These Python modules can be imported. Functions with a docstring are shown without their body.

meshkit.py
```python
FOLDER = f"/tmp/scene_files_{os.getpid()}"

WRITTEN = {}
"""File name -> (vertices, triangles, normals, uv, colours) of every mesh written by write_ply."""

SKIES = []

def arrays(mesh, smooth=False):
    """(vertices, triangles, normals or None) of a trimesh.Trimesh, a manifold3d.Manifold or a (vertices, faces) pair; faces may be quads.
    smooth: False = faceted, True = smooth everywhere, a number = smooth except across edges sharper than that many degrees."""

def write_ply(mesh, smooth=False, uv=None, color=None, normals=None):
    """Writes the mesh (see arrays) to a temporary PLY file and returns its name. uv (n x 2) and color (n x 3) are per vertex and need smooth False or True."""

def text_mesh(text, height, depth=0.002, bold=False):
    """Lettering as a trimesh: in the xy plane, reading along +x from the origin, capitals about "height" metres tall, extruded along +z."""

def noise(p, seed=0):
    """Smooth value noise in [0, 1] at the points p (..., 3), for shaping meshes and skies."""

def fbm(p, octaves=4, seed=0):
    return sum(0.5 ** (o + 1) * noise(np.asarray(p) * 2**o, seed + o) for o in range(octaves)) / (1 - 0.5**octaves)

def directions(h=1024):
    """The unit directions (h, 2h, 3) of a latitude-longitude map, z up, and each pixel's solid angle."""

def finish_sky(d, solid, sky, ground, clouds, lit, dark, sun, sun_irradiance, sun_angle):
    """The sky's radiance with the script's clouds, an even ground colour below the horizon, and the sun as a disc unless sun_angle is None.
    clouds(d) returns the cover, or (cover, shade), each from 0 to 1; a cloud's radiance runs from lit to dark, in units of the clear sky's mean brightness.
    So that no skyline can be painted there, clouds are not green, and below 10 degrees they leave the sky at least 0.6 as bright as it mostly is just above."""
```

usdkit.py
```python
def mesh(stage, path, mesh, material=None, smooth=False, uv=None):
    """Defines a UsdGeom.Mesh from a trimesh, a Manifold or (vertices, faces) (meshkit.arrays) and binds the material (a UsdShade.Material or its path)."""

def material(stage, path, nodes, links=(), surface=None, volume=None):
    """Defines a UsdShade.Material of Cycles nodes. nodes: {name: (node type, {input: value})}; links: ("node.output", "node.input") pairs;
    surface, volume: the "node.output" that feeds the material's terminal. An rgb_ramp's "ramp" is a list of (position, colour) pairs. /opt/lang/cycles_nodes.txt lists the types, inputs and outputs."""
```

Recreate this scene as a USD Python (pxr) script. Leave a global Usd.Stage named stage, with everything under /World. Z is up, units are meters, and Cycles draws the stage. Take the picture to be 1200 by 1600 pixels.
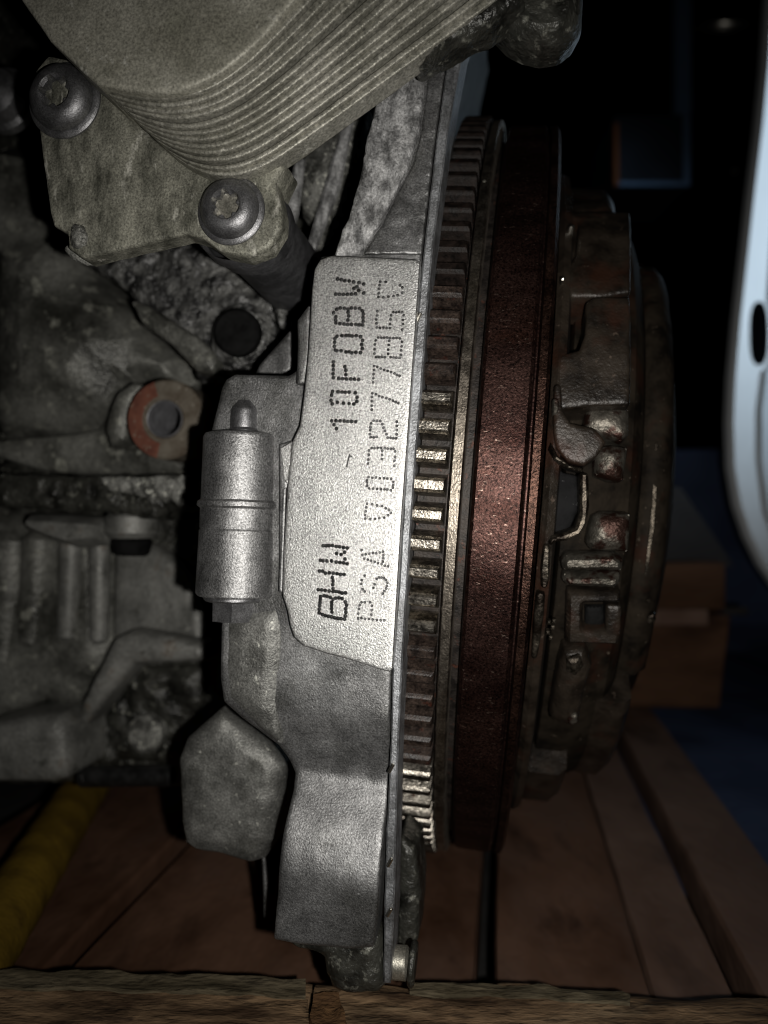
import math, random
import numpy as np, trimesh, manifold3d, shapely
from shapely.geometry import Polygon, Point, LineString
from pxr import Usd, UsdGeom, UsdLux, UsdShade, Gf, Sdf
import usdkit, meshkit

random.seed(3)
rng = np.random.default_rng(7)
stage = Usd.Stage.CreateInMemory()
UsdGeom.SetStageUpAxis(stage, 'Z')
UsdGeom.SetStageMetersPerUnit(stage, 1.0)
UsdGeom.Xform.Define(stage, '/World')

# ------------------------------------------------------------------ camera, lamps
H = 0.175                                   # lens height above the ground
cam = UsdGeom.Camera.Define(stage, '/World/camera')
cam.AddTranslateOp().Set((0, 0, H))
cam.AddRotateXOp().Set(90)
cam.CreateFocalLengthAttr(5.1)
cam.CreateHorizontalApertureAttr(5.1)
cam.CreateVerticalApertureAttr(6.8)
cam.CreateClippingRangeAttr((0.01, 100))
cam.CreateFStopAttr(1.8)
cam.CreateFocusDistanceAttr(0.182)
cam.CreateExposureAttr(0.0)

FLASH = (0.016, 0.0, H - 0.007)             # phone torch beside the lens
fl = UsdLux.SphereLight.Define(stage, '/World/phone_torch')
fl.AddTranslateOp().Set(FLASH)
fl.AddRotateXYZOp().Set((89.5, 0, 1.0))
fl.CreateRadiusAttr(0.002)
fl.CreateNormalizeAttr(True)
fl.CreateIntensityAttr(0.52)
fl.CreateColorAttr((1.0, 0.965, 0.91))
sh = UsdLux.ShapingAPI.Apply(fl.GetPrim())
sh.CreateShapingConeAngleAttr(52)
sh.CreateShapingConeSoftnessAttr(0.95)

# unseen narrow spot added off to the right, putting daylight on the white container
dl = UsdLux.SphereLight.Define(stage, '/World/added_daylight_spot')
dl.CreateRadiusAttr(0.12)
dl.AddTranslateOp().Set((1.3, -0.10, 0.52))
dl.AddRotateXYZOp().Set((86, 0, 53.5))
dl.CreateNormalizeAttr(True)
dl.CreateIntensityAttr(27.0)
dl.CreateColorAttr((0.70, 0.86, 1.0))
sd = UsdLux.ShapingAPI.Apply(dl.GetPrim())
sd.CreateShapingConeAngleAttr(10.5)
sd.CreateShapingConeSoftnessAttr(0.35)

# ------------------------------------------------------------------ frames
f = 1200.0
psi, rho = math.radians(8.84), math.radians(4.48)
DC, ZC = 0.3323, 0.0116
_c, _s = math.cos(rho), math.sin(rho)
_R = np.array([[_c, 0, _s], [0, 1, 0], [-_s, 0, _c]])
BA = _R @ np.array([math.cos(psi), -math.sin(psi), 0])      # crank axis, towards the clutch
BU = _R @ np.array([0, 0, 1.0])                             # up along the engine
BF = _R @ np.array([-math.sin(psi), -math.cos(psi), 0])     # out of the engine's side
B = np.array([BA, BU, BF])
O = np.array([0, DC, ZC])

def ray(px, py):
    px, py = np.asarray(px, float), np.asarray(py, float)
    return np.stack([(px - 600) / f, np.ones_like(px), (800 - py) / f], -1)

def E(p, F):
    """Photo point(s) on the engine plane f = F, as (a, u, F)."""
    p = np.asarray(p, float)
    d = ray(p[..., 0], p[..., 1])
    t = (F + O @ BF) / (d @ BF)
    return (d * t[..., None] - O) @ B.T

def C(p, R):
    """Photo point(s) on the cylinder of radius R about the crank axis, as (a, theta)."""
    p = np.asarray(p, float)
    d = ray(p[..., 0], p[..., 1]) @ B.T
    o = -O @ B.T
    A = d[..., 1] ** 2 + d[..., 2] ** 2
    b = o[1] * d[..., 1] + o[2] * d[..., 2]
    c = o[1] ** 2 + o[2] ** 2 - R * R
    t = (-b - np.sqrt(np.maximum(b * b - A * c, 0))) / A
    q = o + d * t[..., None]
    return q[..., 0], np.arctan2(q[..., 1], q[..., 2])

def W(p, y):
    """Photo point(s) at depth y, in camera-centred world axes lifted to the ground frame."""
    p = np.asarray(p, float)
    return ray(p[..., 0], p[..., 1]) * np.asarray(y, float)[..., None] + np.array([0, 0, H])

def Wz(p, z):
    """Photo point(s) on the level plane z (ground frame)."""
    p = np.asarray(p, float)
    d = ray(p[..., 0], p[..., 1])
    return d * ((z - H) / d[..., 2])[..., None] + np.array([0, 0, H])

def mm(p, F, npx):
    a = E(np.array([p, (p[0] + npx, p[1])]), F)
    return float(np.linalg.norm(a[1] - a[0]))

# ------------------------------------------------------------------ prims
_used = {}
def path_for(parent, name):
    k = (parent, name)
    n = _used.get(k, -1) + 1
    _used[k] = n
    return f'{parent}/{name}' if n == 0 else f'{parent}/{name}_{n:03d}'

def data(prim, label=None, cat=None, group=None, kind=None):
    for k, v in (('label', label), ('category', cat), ('group', group), ('kind', kind)):
        if v:
            prim.SetCustomDataByKey(k, v)

ENG = Gf.Matrix4d(*[*BA, 0.0], *[*BU, 0.0], *[*BF, 0.0], O[0], O[1], O[2] + H, 1.0)
def thing(name, label, cat, group=None, engine=True, loc=None):
    x = UsdGeom.Xform.Define(stage, path_for('/World', name))
    if engine:
        x.AddTransformOp().Set(ENG)
    elif loc is not None:
        x.AddTranslateOp().Set(tuple(map(float, loc)))
    data(x.GetPrim(), label, cat, group)
    return str(x.GetPath())

def part(parent, name, mesh, mat, smooth=35, label=None, kind=None):
    p = path_for(parent, name)
    m = usdkit.mesh(stage, p, mesh, LOOK[mat], smooth)
    data(m.GetPrim(), label, None, None, kind)
    return p

def single(name, mesh, mat, label=None, cat=None, kind=None, smooth=35, group=None):
    p = path_for('/World', name)
    m = usdkit.mesh(stage, p, mesh, LOOK[mat], smooth)
    data(m.GetPrim(), label, cat, group, kind)
    return p

# ------------------------------------------------------------------ materials
LOOK = {}
def M(name, c1, c2, s=120, detail=8, lo=.38, hi=.62, rough=(.4, .6), metal=.5, bumps=((2600, .5, .0002),), speck=None, stretch=None,
      patch=None, spec=.5, grain=None, translucent=None, coat=0):
    n = {'g': ('geometry', {}), 'p': ('principled_bsdf', {'metallic': metal, 'specular_ior_level': spec, 'coat_weight': coat, 'coat_roughness': .25})}
    l = []
    src = 'g.position'
    if stretch:
        n['mp'] = ('mapping', {'mapping_type': 'point', 'scale': stretch}); l.append((src, 'mp.vector')); src = 'mp.vector'
    n['n'] = ('noise_texture', {'scale': s, 'detail': detail, 'roughness': .62, 'distortion': .2}); l.append((src, 'n.vector'))
    n['r'] = ('rgb_ramp', {'ramp': [(0, c1), (lo, c1), (hi, c2), (1, c2)]}); l.append(('n.fac', 'r.fac'))
    col = 'r.color'
    def over(tag, noise_scale, a, b, colour, det=4, amount=1.0):
        nonlocal col
        n['n' + tag] = ('noise_texture', {'scale': noise_scale, 'detail': det, 'roughness': .6}); l.append((src, f'n{tag}.vector'))
        n['m' + tag] = ('map_range', {'from_min': a, 'from_max': b, 'to_min': 0, 'to_max': amount, 'clamp': True}); l.append((f'n{tag}.fac', f'm{tag}.value'))
        n['x' + tag] = ('mix', {'mix_type': 'mix', 'color2': colour})
        l.extend([(f'm{tag}.result', f'x{tag}.fac'), (col, f'x{tag}.color1')])
        col = f'x{tag}.color'
    if patch:
        for i, q in enumerate(patch):
            over(f'pt{i}', *q)
    if speck:
        over('sp', *speck)
    if grain:                                  # fine light and dark grains of a blasted or cast skin
        gs, amount = grain
        n['ng'] = ('noise_texture', {'scale': gs, 'detail': 2, 'roughness': .7}); l.append(('g.position', 'ng.vector'))
        n['mg'] = ('map_range', {'from_min': .3, 'from_max': .7, 'to_min': 1 - amount, 'to_max': 1 + amount}); l.append(('ng.fac', 'mg.value'))
        n['cg'] = ('combine_color', {'color_type': 'rgb'})
        for c in 'rgb':
            l.append(('mg.result', f'cg.{c}'))
        n['xg'] = ('mix', {'mix_type': 'multiply', 'fac': 1.0}); l.extend([(col, 'xg.color1'), ('cg.color', 'xg.color2')])
        col = 'xg.color'
    l.append((col, 'p.base_color'))
    n['mr'] = ('map_range', {'from_min': .3, 'from_max': .7, 'to_min': rough[0], 'to_max': rough[1], 'clamp': True}); l.append(('n.fac', 'mr.value'))
    l.append(('mr.result', 'p.roughness'))
    prev = None
    for i, (bs, st, di) in enumerate(bumps):
        n[f'bn{i}'] = ('noise_texture', {'scale': bs, 'detail': 3, 'roughness': .6}); l.append((src if bs < 1000 else 'g.position', f'bn{i}.vector'))
        n[f'b{i}'] = ('bump', {'strength': st, 'distance': di}); l.append((f'bn{i}.fac', f'b{i}.height'))
        if prev:
            l.append((prev, f'b{i}.normal'))
        prev = f'b{i}.normal'
    if prev:
        l.append((prev, 'p.normal'))
    out = 'p.BSDF'
    if translucent:
        n['t'] = ('translucent_bsdf', {'color': translucent}); n['mix'] = ('mix_closure', {'fac': .55})
        l.extend([('p.BSDF', 'mix.closure1'), ('t.BSDF', 'mix.closure2')]); out = 'mix.closure'
    LOOK[name] = usdkit.material(stage, f'/World/Looks/{name}', n, l, surface=out)

G = lambda v, w=1.0, b=1.0: (v, v * w, v * b)
M('pad', G(.44, 1, .98), G(.53, 1, .98), s=60, detail=6, metal=.9, rough=(.42, .5), bumps=((2500, .6, .0002),), grain=(2200, .55), patch=[(140, .53, .72, G(.35), 7, .65)])
M('cast', G(.14), G(.27), s=85, detail=9, metal=.85, rough=(.4, .52), bumps=((2400, .5, .0002),), grain=(2100, .5), speck=(700, .68, .74, G(.45), 3, .7), patch=[(70, .52, .66, G(.11, 1, .95), 5, .7)])
M('cast_boss', G(.22), G(.34), s=130, detail=8, metal=.85, rough=(.44, .56), bumps=((2400, .55, .0002),), grain=(2200, .6), patch=[(90, .54, .68, G(.13, 1, 1), 7, .75)])
M('cast_dirty', G(.07, 1, .9), G(.25, 1, .92), s=150, detail=10, metal=.35, rough=(.5, .75), bumps=((1200, .6, .0005), (300, .5, .0015)), grain=(1500, .55), speck=(480, .58, .66, G(.55, 1, .88), 5, .9), lo=.42, hi=.6)
M('cast_white', G(.12), G(.42), s=260, metal=.35, rough=(.5, .7), bumps=((1300, .5, .0004), (420, .5, .0012)), grain=(1500, .5), stretch=(1.3, 1, .6))
M('block', G(.045, 1, .86), G(.2, 1, .9), s=42, detail=10, lo=.36, hi=.64, metal=.25, rough=(.3, .55), bumps=((900, .5, .0006), (260, .4, .0014)), grain=(900, .35), speck=(150, .56, .68, G(.36, 1, .86), 7, .85), patch=[(75, .52, .66, G(.03, 1, .85), 7, .75)])
M('block_smooth', G(.10, 1, .92), G(.23, 1, .93), s=60, detail=10, lo=.36, hi=.66, metal=.25, rough=(.4, .58), bumps=((1000, .5, .0004),), grain=(1100, .3), speck=(160, .58, .7, G(.05, 1, .85), 7, .85), patch=[(120, .6, .72, (.10, .07, .045), 5, .7), (230, .62, .72, G(.34, 1, .9), 5, .7)])
M('cast_grimy', G(.10, 1, .93), G(.2, 1, .94), s=120, detail=9, lo=.38, hi=.64, metal=.55, rough=(.42, .58), bumps=((2000, .5, .00022), (500, .3, .0005)), grain=(1900, .5), speck=(520, .64, .71, G(.5, 1, .9), 4, .8), patch=[(95, .55, .68, G(.07, 1, .88), 6, .7)])
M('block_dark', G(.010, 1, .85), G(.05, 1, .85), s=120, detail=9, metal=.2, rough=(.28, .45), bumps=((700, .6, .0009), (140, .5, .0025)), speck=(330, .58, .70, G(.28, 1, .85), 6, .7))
M('rough_rock', G(.02), G(.17, 1, .95), s=210, detail=10, metal=.2, rough=(.28, .5), bumps=((700, .7, .0012), (180, .8, .003)), speck=(250, .58, .68, G(.36), 8, .85), lo=.42, hi=.58, patch=[(80, .5, .62, G(.03), 6, .7)])
M('cover', (.235, .228, .185), (.375, .365, .31), s=60, metal=.2, rough=(.42, .58), bumps=((2200, .4, .0002), (260, .3, .0008)), grain=(1700, .45), speck=(210, .62, .70, (.58, .575, .52), 6, .85), patch=[(45, .54, .66, (.17, .17, .13), 7, .8), (110, .6, .72, (.13, .13, .10), 6, .7)])
M('cover_rib', (.22, .215, .18), (.36, .35, .305), s=120, metal=.4, rough=(.4, .56), bumps=((1800, .5, .0003),), grain=(1500, .5), patch=[(60, .52, .66, (.14, .137, .108), 7, .8)], speck=(260, .64, .72, (.55, .54, .48), 5, .8))
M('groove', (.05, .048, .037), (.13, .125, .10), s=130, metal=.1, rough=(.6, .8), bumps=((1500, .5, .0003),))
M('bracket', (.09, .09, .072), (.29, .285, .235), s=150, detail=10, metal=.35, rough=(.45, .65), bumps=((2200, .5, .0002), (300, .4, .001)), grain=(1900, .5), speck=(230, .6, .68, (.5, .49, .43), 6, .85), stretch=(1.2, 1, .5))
M('bolt', G(.17, 1, 1.03), G(.25, 1, 1.03), s=300, metal=.85, rough=(.4, .5), bumps=((3000, .5, .00014),), grain=(2600, .4))
M('spacer', G(.05, 1, 1.05), G(.10, 1, 1.05), s=200, metal=.3, rough=(.45, .6), bumps=((900, .4, .0004),), grain=(1800, .3))
M('bolt_worn', (.34, .33, .28), (.44, .42, .36), s=400, metal=.8, rough=(.35, .5), bumps=((2500, .4, .0002),), grain=(2000, .4))
M('bolt_black', G(.004), G(.010), s=200, metal=0, rough=(.6, .75), bumps=((1200, .4, .0004),), spec=.08)
M('steel_thread', G(.34, 1, 1.05), G(.46, 1, 1.05), s=300, metal=.85, rough=(.3, .42), bumps=((1500, .3, .0002),))
M('rust', (.10, .03, .018), (.17, .06, .035), s=150, metal=.1, rough=(.6, .8), bumps=((1500, .5, .0003),), speck=(500, .6, .7, (.24, .2, .15), 4, .8))
M('rust_faded', (.085, .065, .045), (.16, .14, .11), s=150, metal=.2, rough=(.55, .75), bumps=((1200, .5, .0004),), speck=(400, .6, .7, (.32, .29, .24), 4, .8))
M('plate', G(.16, 1.02, 1.05), G(.32, 1.03, 1.08), s=160, metal=.7, rough=(.38, .55), bumps=((1800, .5, .0003),), grain=(1800, .4))
M('stamp', G(.05), G(.17), s=900, metal=.75, rough=(.34, .5), bumps=())
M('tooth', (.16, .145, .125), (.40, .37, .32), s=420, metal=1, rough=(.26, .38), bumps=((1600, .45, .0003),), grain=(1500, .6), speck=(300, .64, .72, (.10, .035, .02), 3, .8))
M('tooth_dark', (.010, .007, .006), (.04, .028, .022), s=420, metal=0, rough=(.34, .5), bumps=((1600, .45, .0003),), grain=(1500, .6), speck=(300, .6, .7, (.05, .016, .01), 3, .8), spec=.35)
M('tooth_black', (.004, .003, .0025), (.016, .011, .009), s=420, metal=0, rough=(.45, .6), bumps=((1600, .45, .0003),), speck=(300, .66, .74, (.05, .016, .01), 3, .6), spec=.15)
M('ring', (.012, .010, .009), (.045, .037, .032), s=300, metal=.5, rough=(.45, .6), bumps=((1500, .5, .0004),), speck=(420, .6, .7, (.10, .035, .02), 3, .7))
M('shoulder', (.26, .225, .185), (.42, .37, .31), s=240, metal=1, rough=(.32, .42), bumps=((1800, .5, .0002),), grain=(1500, .5))
M('red_rim', (.030, .0145, .012), (.064, .034, .028), s=60, detail=7, metal=.9, rough=(.35, .48), bumps=((1900, .5, .00022),), grain=(1700, .9), speck=(1500, .63, .72, (.30, .22, .18), 3, .7), patch=[(110, .48, .66, (.020, .008, .006), 7, .85), (40, .55, .7, (.07, .03, .02), 6, .6)], stretch=(.35, 1, 1))
M('red_ridge', (.026, .013, .009), (.064, .034, .025), s=160, metal=.9, rough=(.34, .45), bumps=((1500, .6, .0003),), grain=(1500, .8), patch=[(120, .5, .64, (.018, .009, .007), 6, .85)])
M('clutch', (.008, .006, .0045), (.032, .024, .017), s=110, detail=9, metal=.2, rough=(.34, .5), bumps=((1300, .5, .0004), (200, .4, .001)), speck=(420, .66, .74, (.12, .09, .07), 4, .8), patch=[(60, .54, .66, (.04, .016, .009), 5, .7)], spec=.55)
M('clutch_cap', (.005, .004, .003), (.022, .017, .012), s=110, detail=9, metal=0, rough=(.6, .75), bumps=((1300, .4, .0003),), speck=(420, .66, .74, (.10, .08, .06), 4, .8), patch=[(60, .54, .66, (.025, .010, .006), 4, .7)], spec=.06)
M('clutch_pale', (.06, .055, .045), (.17, .155, .13), s=130, detail=9, metal=.75, rough=(.36, .5), bumps=((1200, .5, .0004), (260, .5, .0012)), patch=[(170, .5, .58, (.03, .011, .007), 7, .95)])
M('clutch_grey', G(.007, 1, 1.05), G(.014, 1, 1.05), s=150, metal=0, rough=(.6, .75), bumps=((1500, .5, .0004),), speck=(500, .67, .74, G(.15), 3, .8), spec=.06)
M('clutch_edge', (.03, .026, .02), (.13, .11, .085), s=200, metal=.8, rough=(.36, .5), bumps=((1400, .5, .0003), (500, .5, .0006)), grain=(1300, .6), patch=[(160, .48, .6, (.015, .010, .007), 6, .9)])
M('black_steel', G(.006), G(.02), s=200, metal=.3, rough=(.35, .5), bumps=((900, .4, .0005),), speck=(300, .67, .74, G(.2), 3, .8))
M('plank', (.05, .029, .016), (.27, .175, .098), s=36, detail=10, metal=0, rough=(.7, .9), bumps=((60, .6, .004), (500, .5, .0006)), stretch=(1, 3, 4), speck=(90, .56, .7, (.028, .017, .011), 7, .85), spec=.2, patch=[(30, .55, .68, (.26, .19, .115), 6, .6)])
M('plank_worn', (.06, .048, .028), (.17, .14, .09), s=40, detail=10, metal=0, rough=(.7, .9), bumps=((60, .6, .004), (500, .5, .0006)), stretch=(1, 3, 7), speck=(80, .56, .7, (.03, .024, .016), 6, .85), spec=.2)
M('plank_core', (.06, .03, .013), (.13, .07, .03), s=90, metal=0, rough=(.8, .9), bumps=((300, .6, .002),), stretch=(1, 3, 7), spec=.2)
M('deck', (.065, .030, .016), (.165, .088, .056), s=9, detail=7, metal=0, rough=(.6, .8), bumps=((40, .4, .003),), stretch=(2.0, .9, 2), speck=(20, .55, .7, (.04, .02, .013), 6, .85), spec=.2, patch=[(7, .52, .66, (.15, .092, .068), 4, .8)])
M('deck_pale', (.14, .08, .056), (.22, .14, .105), s=9, detail=7, metal=0, rough=(.6, .8), bumps=((40, .4, .003),), stretch=(2.0, .9, 2), speck=(16, .56, .7, (.07, .042, .03), 6, .8), spec=.25)
M('crate', (.07, .034, .018), (.13, .067, .038), s=12, detail=7, metal=0, rough=(.6, .8), bumps=((50, .4, .003),), stretch=(1, 1, 3), spec=.15, speck=(14, .54, .7, (.03, .014, .009), 5, .8))
M('card', (.03, .028, .028), (.045, .042, .041), s=20, metal=0, rough=(.7, .9), bumps=(), spec=.1)
M('yellow', (.13, .082, .012), (.2, .128, .018), s=40, metal=0, rough=(.7, .9), bumps=((400, .4, .001),), speck=(60, .54, .7, (.07, .042, .01), 6, .8), spec=.06)
M('navy', (.05, .07, .135), (.08, .11, .2), s=12, metal=0, rough=(.7, .9), bumps=((30, .4, .006),), spec=.1)
M('ground', (.025, .024, .024), (.05, .048, .046), s=20, metal=0, rough=(.8, .95), bumps=((80, .4, .003),), spec=.2)
M('white_plastic', (.78, .81, .83), (.84, .87, .89), s=6, metal=0, rough=(.5, .6), bumps=(), spec=.3)
M('white_panel', (.6, .65, .68), (.66, .7, .73), s=6, metal=0, rough=(.4, .5), bumps=(), spec=.3)
M('dark_plastic', G(.016, 1.3, 1.8), G(.022, 1.3, 1.8), s=20, metal=0, rough=(.7, .8), bumps=(), spec=.1)
M('blue_edge', (.09, .15, .24), (.11, .17, .27), s=20, metal=0, rough=(.7, .8), bumps=(), spec=.1)
M('orange_edge', (.16, .06, .025), (.2, .075, .03), s=20, metal=0, rough=(.7, .8), bumps=(), spec=.1)
M('chrome', (.6, .57, .5), (.7, .67, .6), s=20, metal=1, rough=(.25, .35), bumps=())

# ------------------------------------------------------------------ shape helpers
def tri(m):
    k = m.to_mesh()
    return np.array(k.vert_properties[:, :3]), np.array(k.tri_verts)

def poly2(p, F, rnd=0.0):
    g = Polygon(E(p, F)[:, :2])
    if not g.is_valid:
        g = g.buffer(0)
    if rnd:
        g = g.buffer(-rnd, 6).buffer(2 * rnd, 6).buffer(-rnd, 6)
    if g.geom_type != 'Polygon':
        g = max(g.geoms, key=lambda q: q.area)
    return g

def cross(g):
    rings = [np.array(g.exterior.coords)[:-1]] + [np.array(h.coords)[:-1] for h in g.interiors]
    return manifold3d.CrossSection(rings, manifold3d.FillRule.EvenOdd)

def relief(v, amp, scale, seed=0):
    if amp:
        v0 = v * scale
        for k in range(3):
            v[:, k] += amp * (meshkit.fbm(v0 + 17.3 * k, 3, seed + k) - .5) * (1 if k == 2 else .6)
    return v

def fill(g, res, inset):
    """Even triangles over the polygon g, with rows of points along its outline and its insets."""
    from scipy.spatial import Delaunay
    ex = Polygon(g.exterior)
    rows = []
    def loops(q):
        for h in getattr(q, 'geoms', [q]):
            if not h.is_empty and h.geom_type == 'Polygon':
                yield h.exterior
                yield from h.interiors
    def sample(ring, step):
        ring = shapely.segmentize(ring, step)
        return np.array(ring.coords)[:-1]
    step = min(res, max(inset[-1] * .9, res * .5))
    for d in (0, *inset):
        for r in loops(ex.buffer(-d) if d else ex):
            rows.append(sample(r, step))
    holes = [sample(h, .0003 if res < .003 else res) for h in g.interiors]
    x0, y0, x1, y1 = g.bounds
    gx, gy = np.meshgrid(np.arange(x0, x1, res), np.arange(y0, y1, res * .866))
    gx = gx + (np.arange(len(gx)) % 2)[:, None] * res * .5
    p = np.stack([gx.ravel(), gy.ravel()], 1)
    p = p[shapely.contains_xy(g, p[:, 0], p[:, 1])]
    if len(p):
        sp = shapely.points(p[:, 0], p[:, 1])
        keep = shapely.distance(sp, ex.exterior) > inset[-1] + .55 * res
        if holes:
            keep &= shapely.distance(sp, shapely.union_all([shapely.LinearRing(h) for h in holes])) > .00015
        p = p[keep]
    pts = np.vstack(rows + holes + [p])
    pts = pts[np.unique(np.round(pts, 7), axis=0, return_index=True)[1]]
    t = Delaunay(pts).simplices
    c = pts[t].mean(1)
    t = t[shapely.contains_xy(g, c[:, 0], c[:, 1])]
    e1, e2 = pts[t[:, 1]] - pts[t[:, 0]], pts[t[:, 2]] - pts[t[:, 0]]
    ar = e1[:, 0] * e2[:, 1] - e1[:, 1] * e2[:, 0]
    t[ar < 0] = t[ar < 0][:, ::-1]
    return pts, t[np.abs(ar) > 1e-13]

def slab(p, F, Fb, bevel=.0008, res=.0015, rnd=.001, amp=.0, scale=150, warp=None, poly=None, dome=0.0, seed=0):
    """Outline p (photo points) on the plane f=F, thick down to Fb, with a rounded front edge; warp(a, u) moves the front in and out."""
    g = poly if poly is not None else poly2(p, F, rnd)
    bevel = min(bevel, (F - Fb) * .8)
    q, t = fill(g, res, [bevel * k for k in ((.12, .4, 1) if bevel > res * .3 else (1,))])
    d = shapely.distance(shapely.points(q[:, 0], q[:, 1]), g.exterior)
    k = np.clip(1 - d / bevel, 0, 1)
    top = F - bevel * (1 - np.sqrt(np.maximum(0, 1 - k * k)))
    if dome:
        top = top - dome * np.clip(1 - d / d.max(), 0, 1) ** 2
    if warp is not None:
        top = top + warp(q[:, 0], q[:, 1])
    n = len(q)
    ed = np.vstack([t[:, [0, 1]], t[:, [1, 2]], t[:, [2, 0]]])
    key = np.sort(ed, 1)
    _, inv, cnt = np.unique(key, axis=0, return_inverse=True, return_counts=True)
    rim = ed[cnt[inv.ravel()] == 1]
    low = top.min()
    m = int(np.clip(math.ceil((low - Fb) / max(2.5 * res, .004)), 1, 8))
    bv = np.unique(rim); ix = np.full(n, -1); ix[bv] = np.arange(len(bv))
    V = [np.column_stack([q, top])]; T = [t]; prev = bv.copy(); base = n
    for j in range(1, m + 1):
        z = top[bv] + (Fb - top[bv]) * j / m
        V.append(np.column_stack([q[bv], z]))
        cur = base + np.arange(len(bv)); base += len(bv)
        a, b = ix[rim[:, 0]], ix[rim[:, 1]]
        T += [np.column_stack([prev[a], cur[a], cur[b]]), np.column_stack([prev[a], cur[b], prev[b]])]
        prev = cur
    inner = np.where(ix >= 0, prev[np.maximum(ix, 0)], -1)
    rest = np.where(inner < 0)[0]
    inner[rest] = base + np.arange(len(rest))
    V.append(np.column_stack([q[rest], np.full(len(rest), Fb)]))
    T.append(inner[t][:, ::-1])
    return relief(np.vstack(V), amp, scale, seed), np.vstack(T)

def frame_of(d):
    d = np.asarray(d, float) / np.linalg.norm(d)
    h = np.array([0, 0, 1.0]) if abs(d[2]) < .9 else np.array([1.0, 0, 0])
    x = np.cross(h, d); x /= np.linalg.norm(x)
    return x, np.cross(d, x), d

def lathe(profile, origin, axis, n=48, a0=0, a1=2 * math.pi, closed=True):
    """profile: (radius, distance along axis) pairs."""
    x, y, d = frame_of(axis)
    prof = np.array(profile, float)
    th = np.linspace(a0, a1, n + 1)
    if closed:
        th = th[:-1]
    k = len(prof)
    v = (np.asarray(origin)[None, None] + prof[None, :, 1:2] * d + prof[None, :, :1] * (np.cos(th)[:, None, None] * x + np.sin(th)[:, None, None] * y)).reshape(-1, 3)
    fs = []
    for i in range(n):
        j = (i + 1) % len(th) if closed else i + 1
        for q in range(k - 1):
            fs.append((i * k + q, j * k + q, j * k + q + 1, i * k + q + 1))
    return v, np.array(fs)

def rod(p0, p1, r, n=32, ch=.0006, r1=None):
    p0, p1 = np.asarray(p0, float), np.asarray(p1, float)
    L = np.linalg.norm(p1 - p0); r1 = r if r1 is None else r1
    ch = min(ch, r * .4, L * .3)
    return lathe([(0, 0), (r - ch, 0), (r, ch), (r1, L - ch), (r1 - ch, L), (0, L)], p0, p1 - p0, n)

def join(*ms):
    vs, fs, n = [], [], 0
    for m in ms:
        v, fc, _ = meshkit.arrays(m)
        vs.append(v); fs.append(fc + n); n += len(v)
    return np.vstack(vs), np.vstack(fs)

def box(lo, hi, ch=.0005):
    lo, hi = np.array(lo, float), np.array(hi, float)
    m = manifold3d.Manifold.hull_points(np.array([[(lo, hi)[(i >> k) & 1][k] + (1 - 2 * ((i >> k) & 1)) * (ch if k != e else 0) for k in range(3)] for i in range(8) for e in range(3)]))
    return tri(m)

def tube(pts, r, n=16):
    pts = np.asarray(pts, float)
    vs, fs = [], []
    for i, p in enumerate(pts):
        t = pts[min(i + 1, len(pts) - 1)] - pts[max(i - 1, 0)]
        x, y, _ = frame_of(t)
        th = np.linspace(0, 2 * math.pi, n, endpoint=False)
        rr = r[i] if np.ndim(r) else r
        vs.append(p + rr * (np.cos(th)[:, None] * x + np.sin(th)[:, None] * y))
    for i in range(len(pts) - 1):
        for j in range(n):
            fs.append((i * n + j, i * n + (j + 1) % n, (i + 1) * n + (j + 1) % n, (i + 1) * n + j))
    return np.vstack(vs), np.array(fs)

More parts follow.
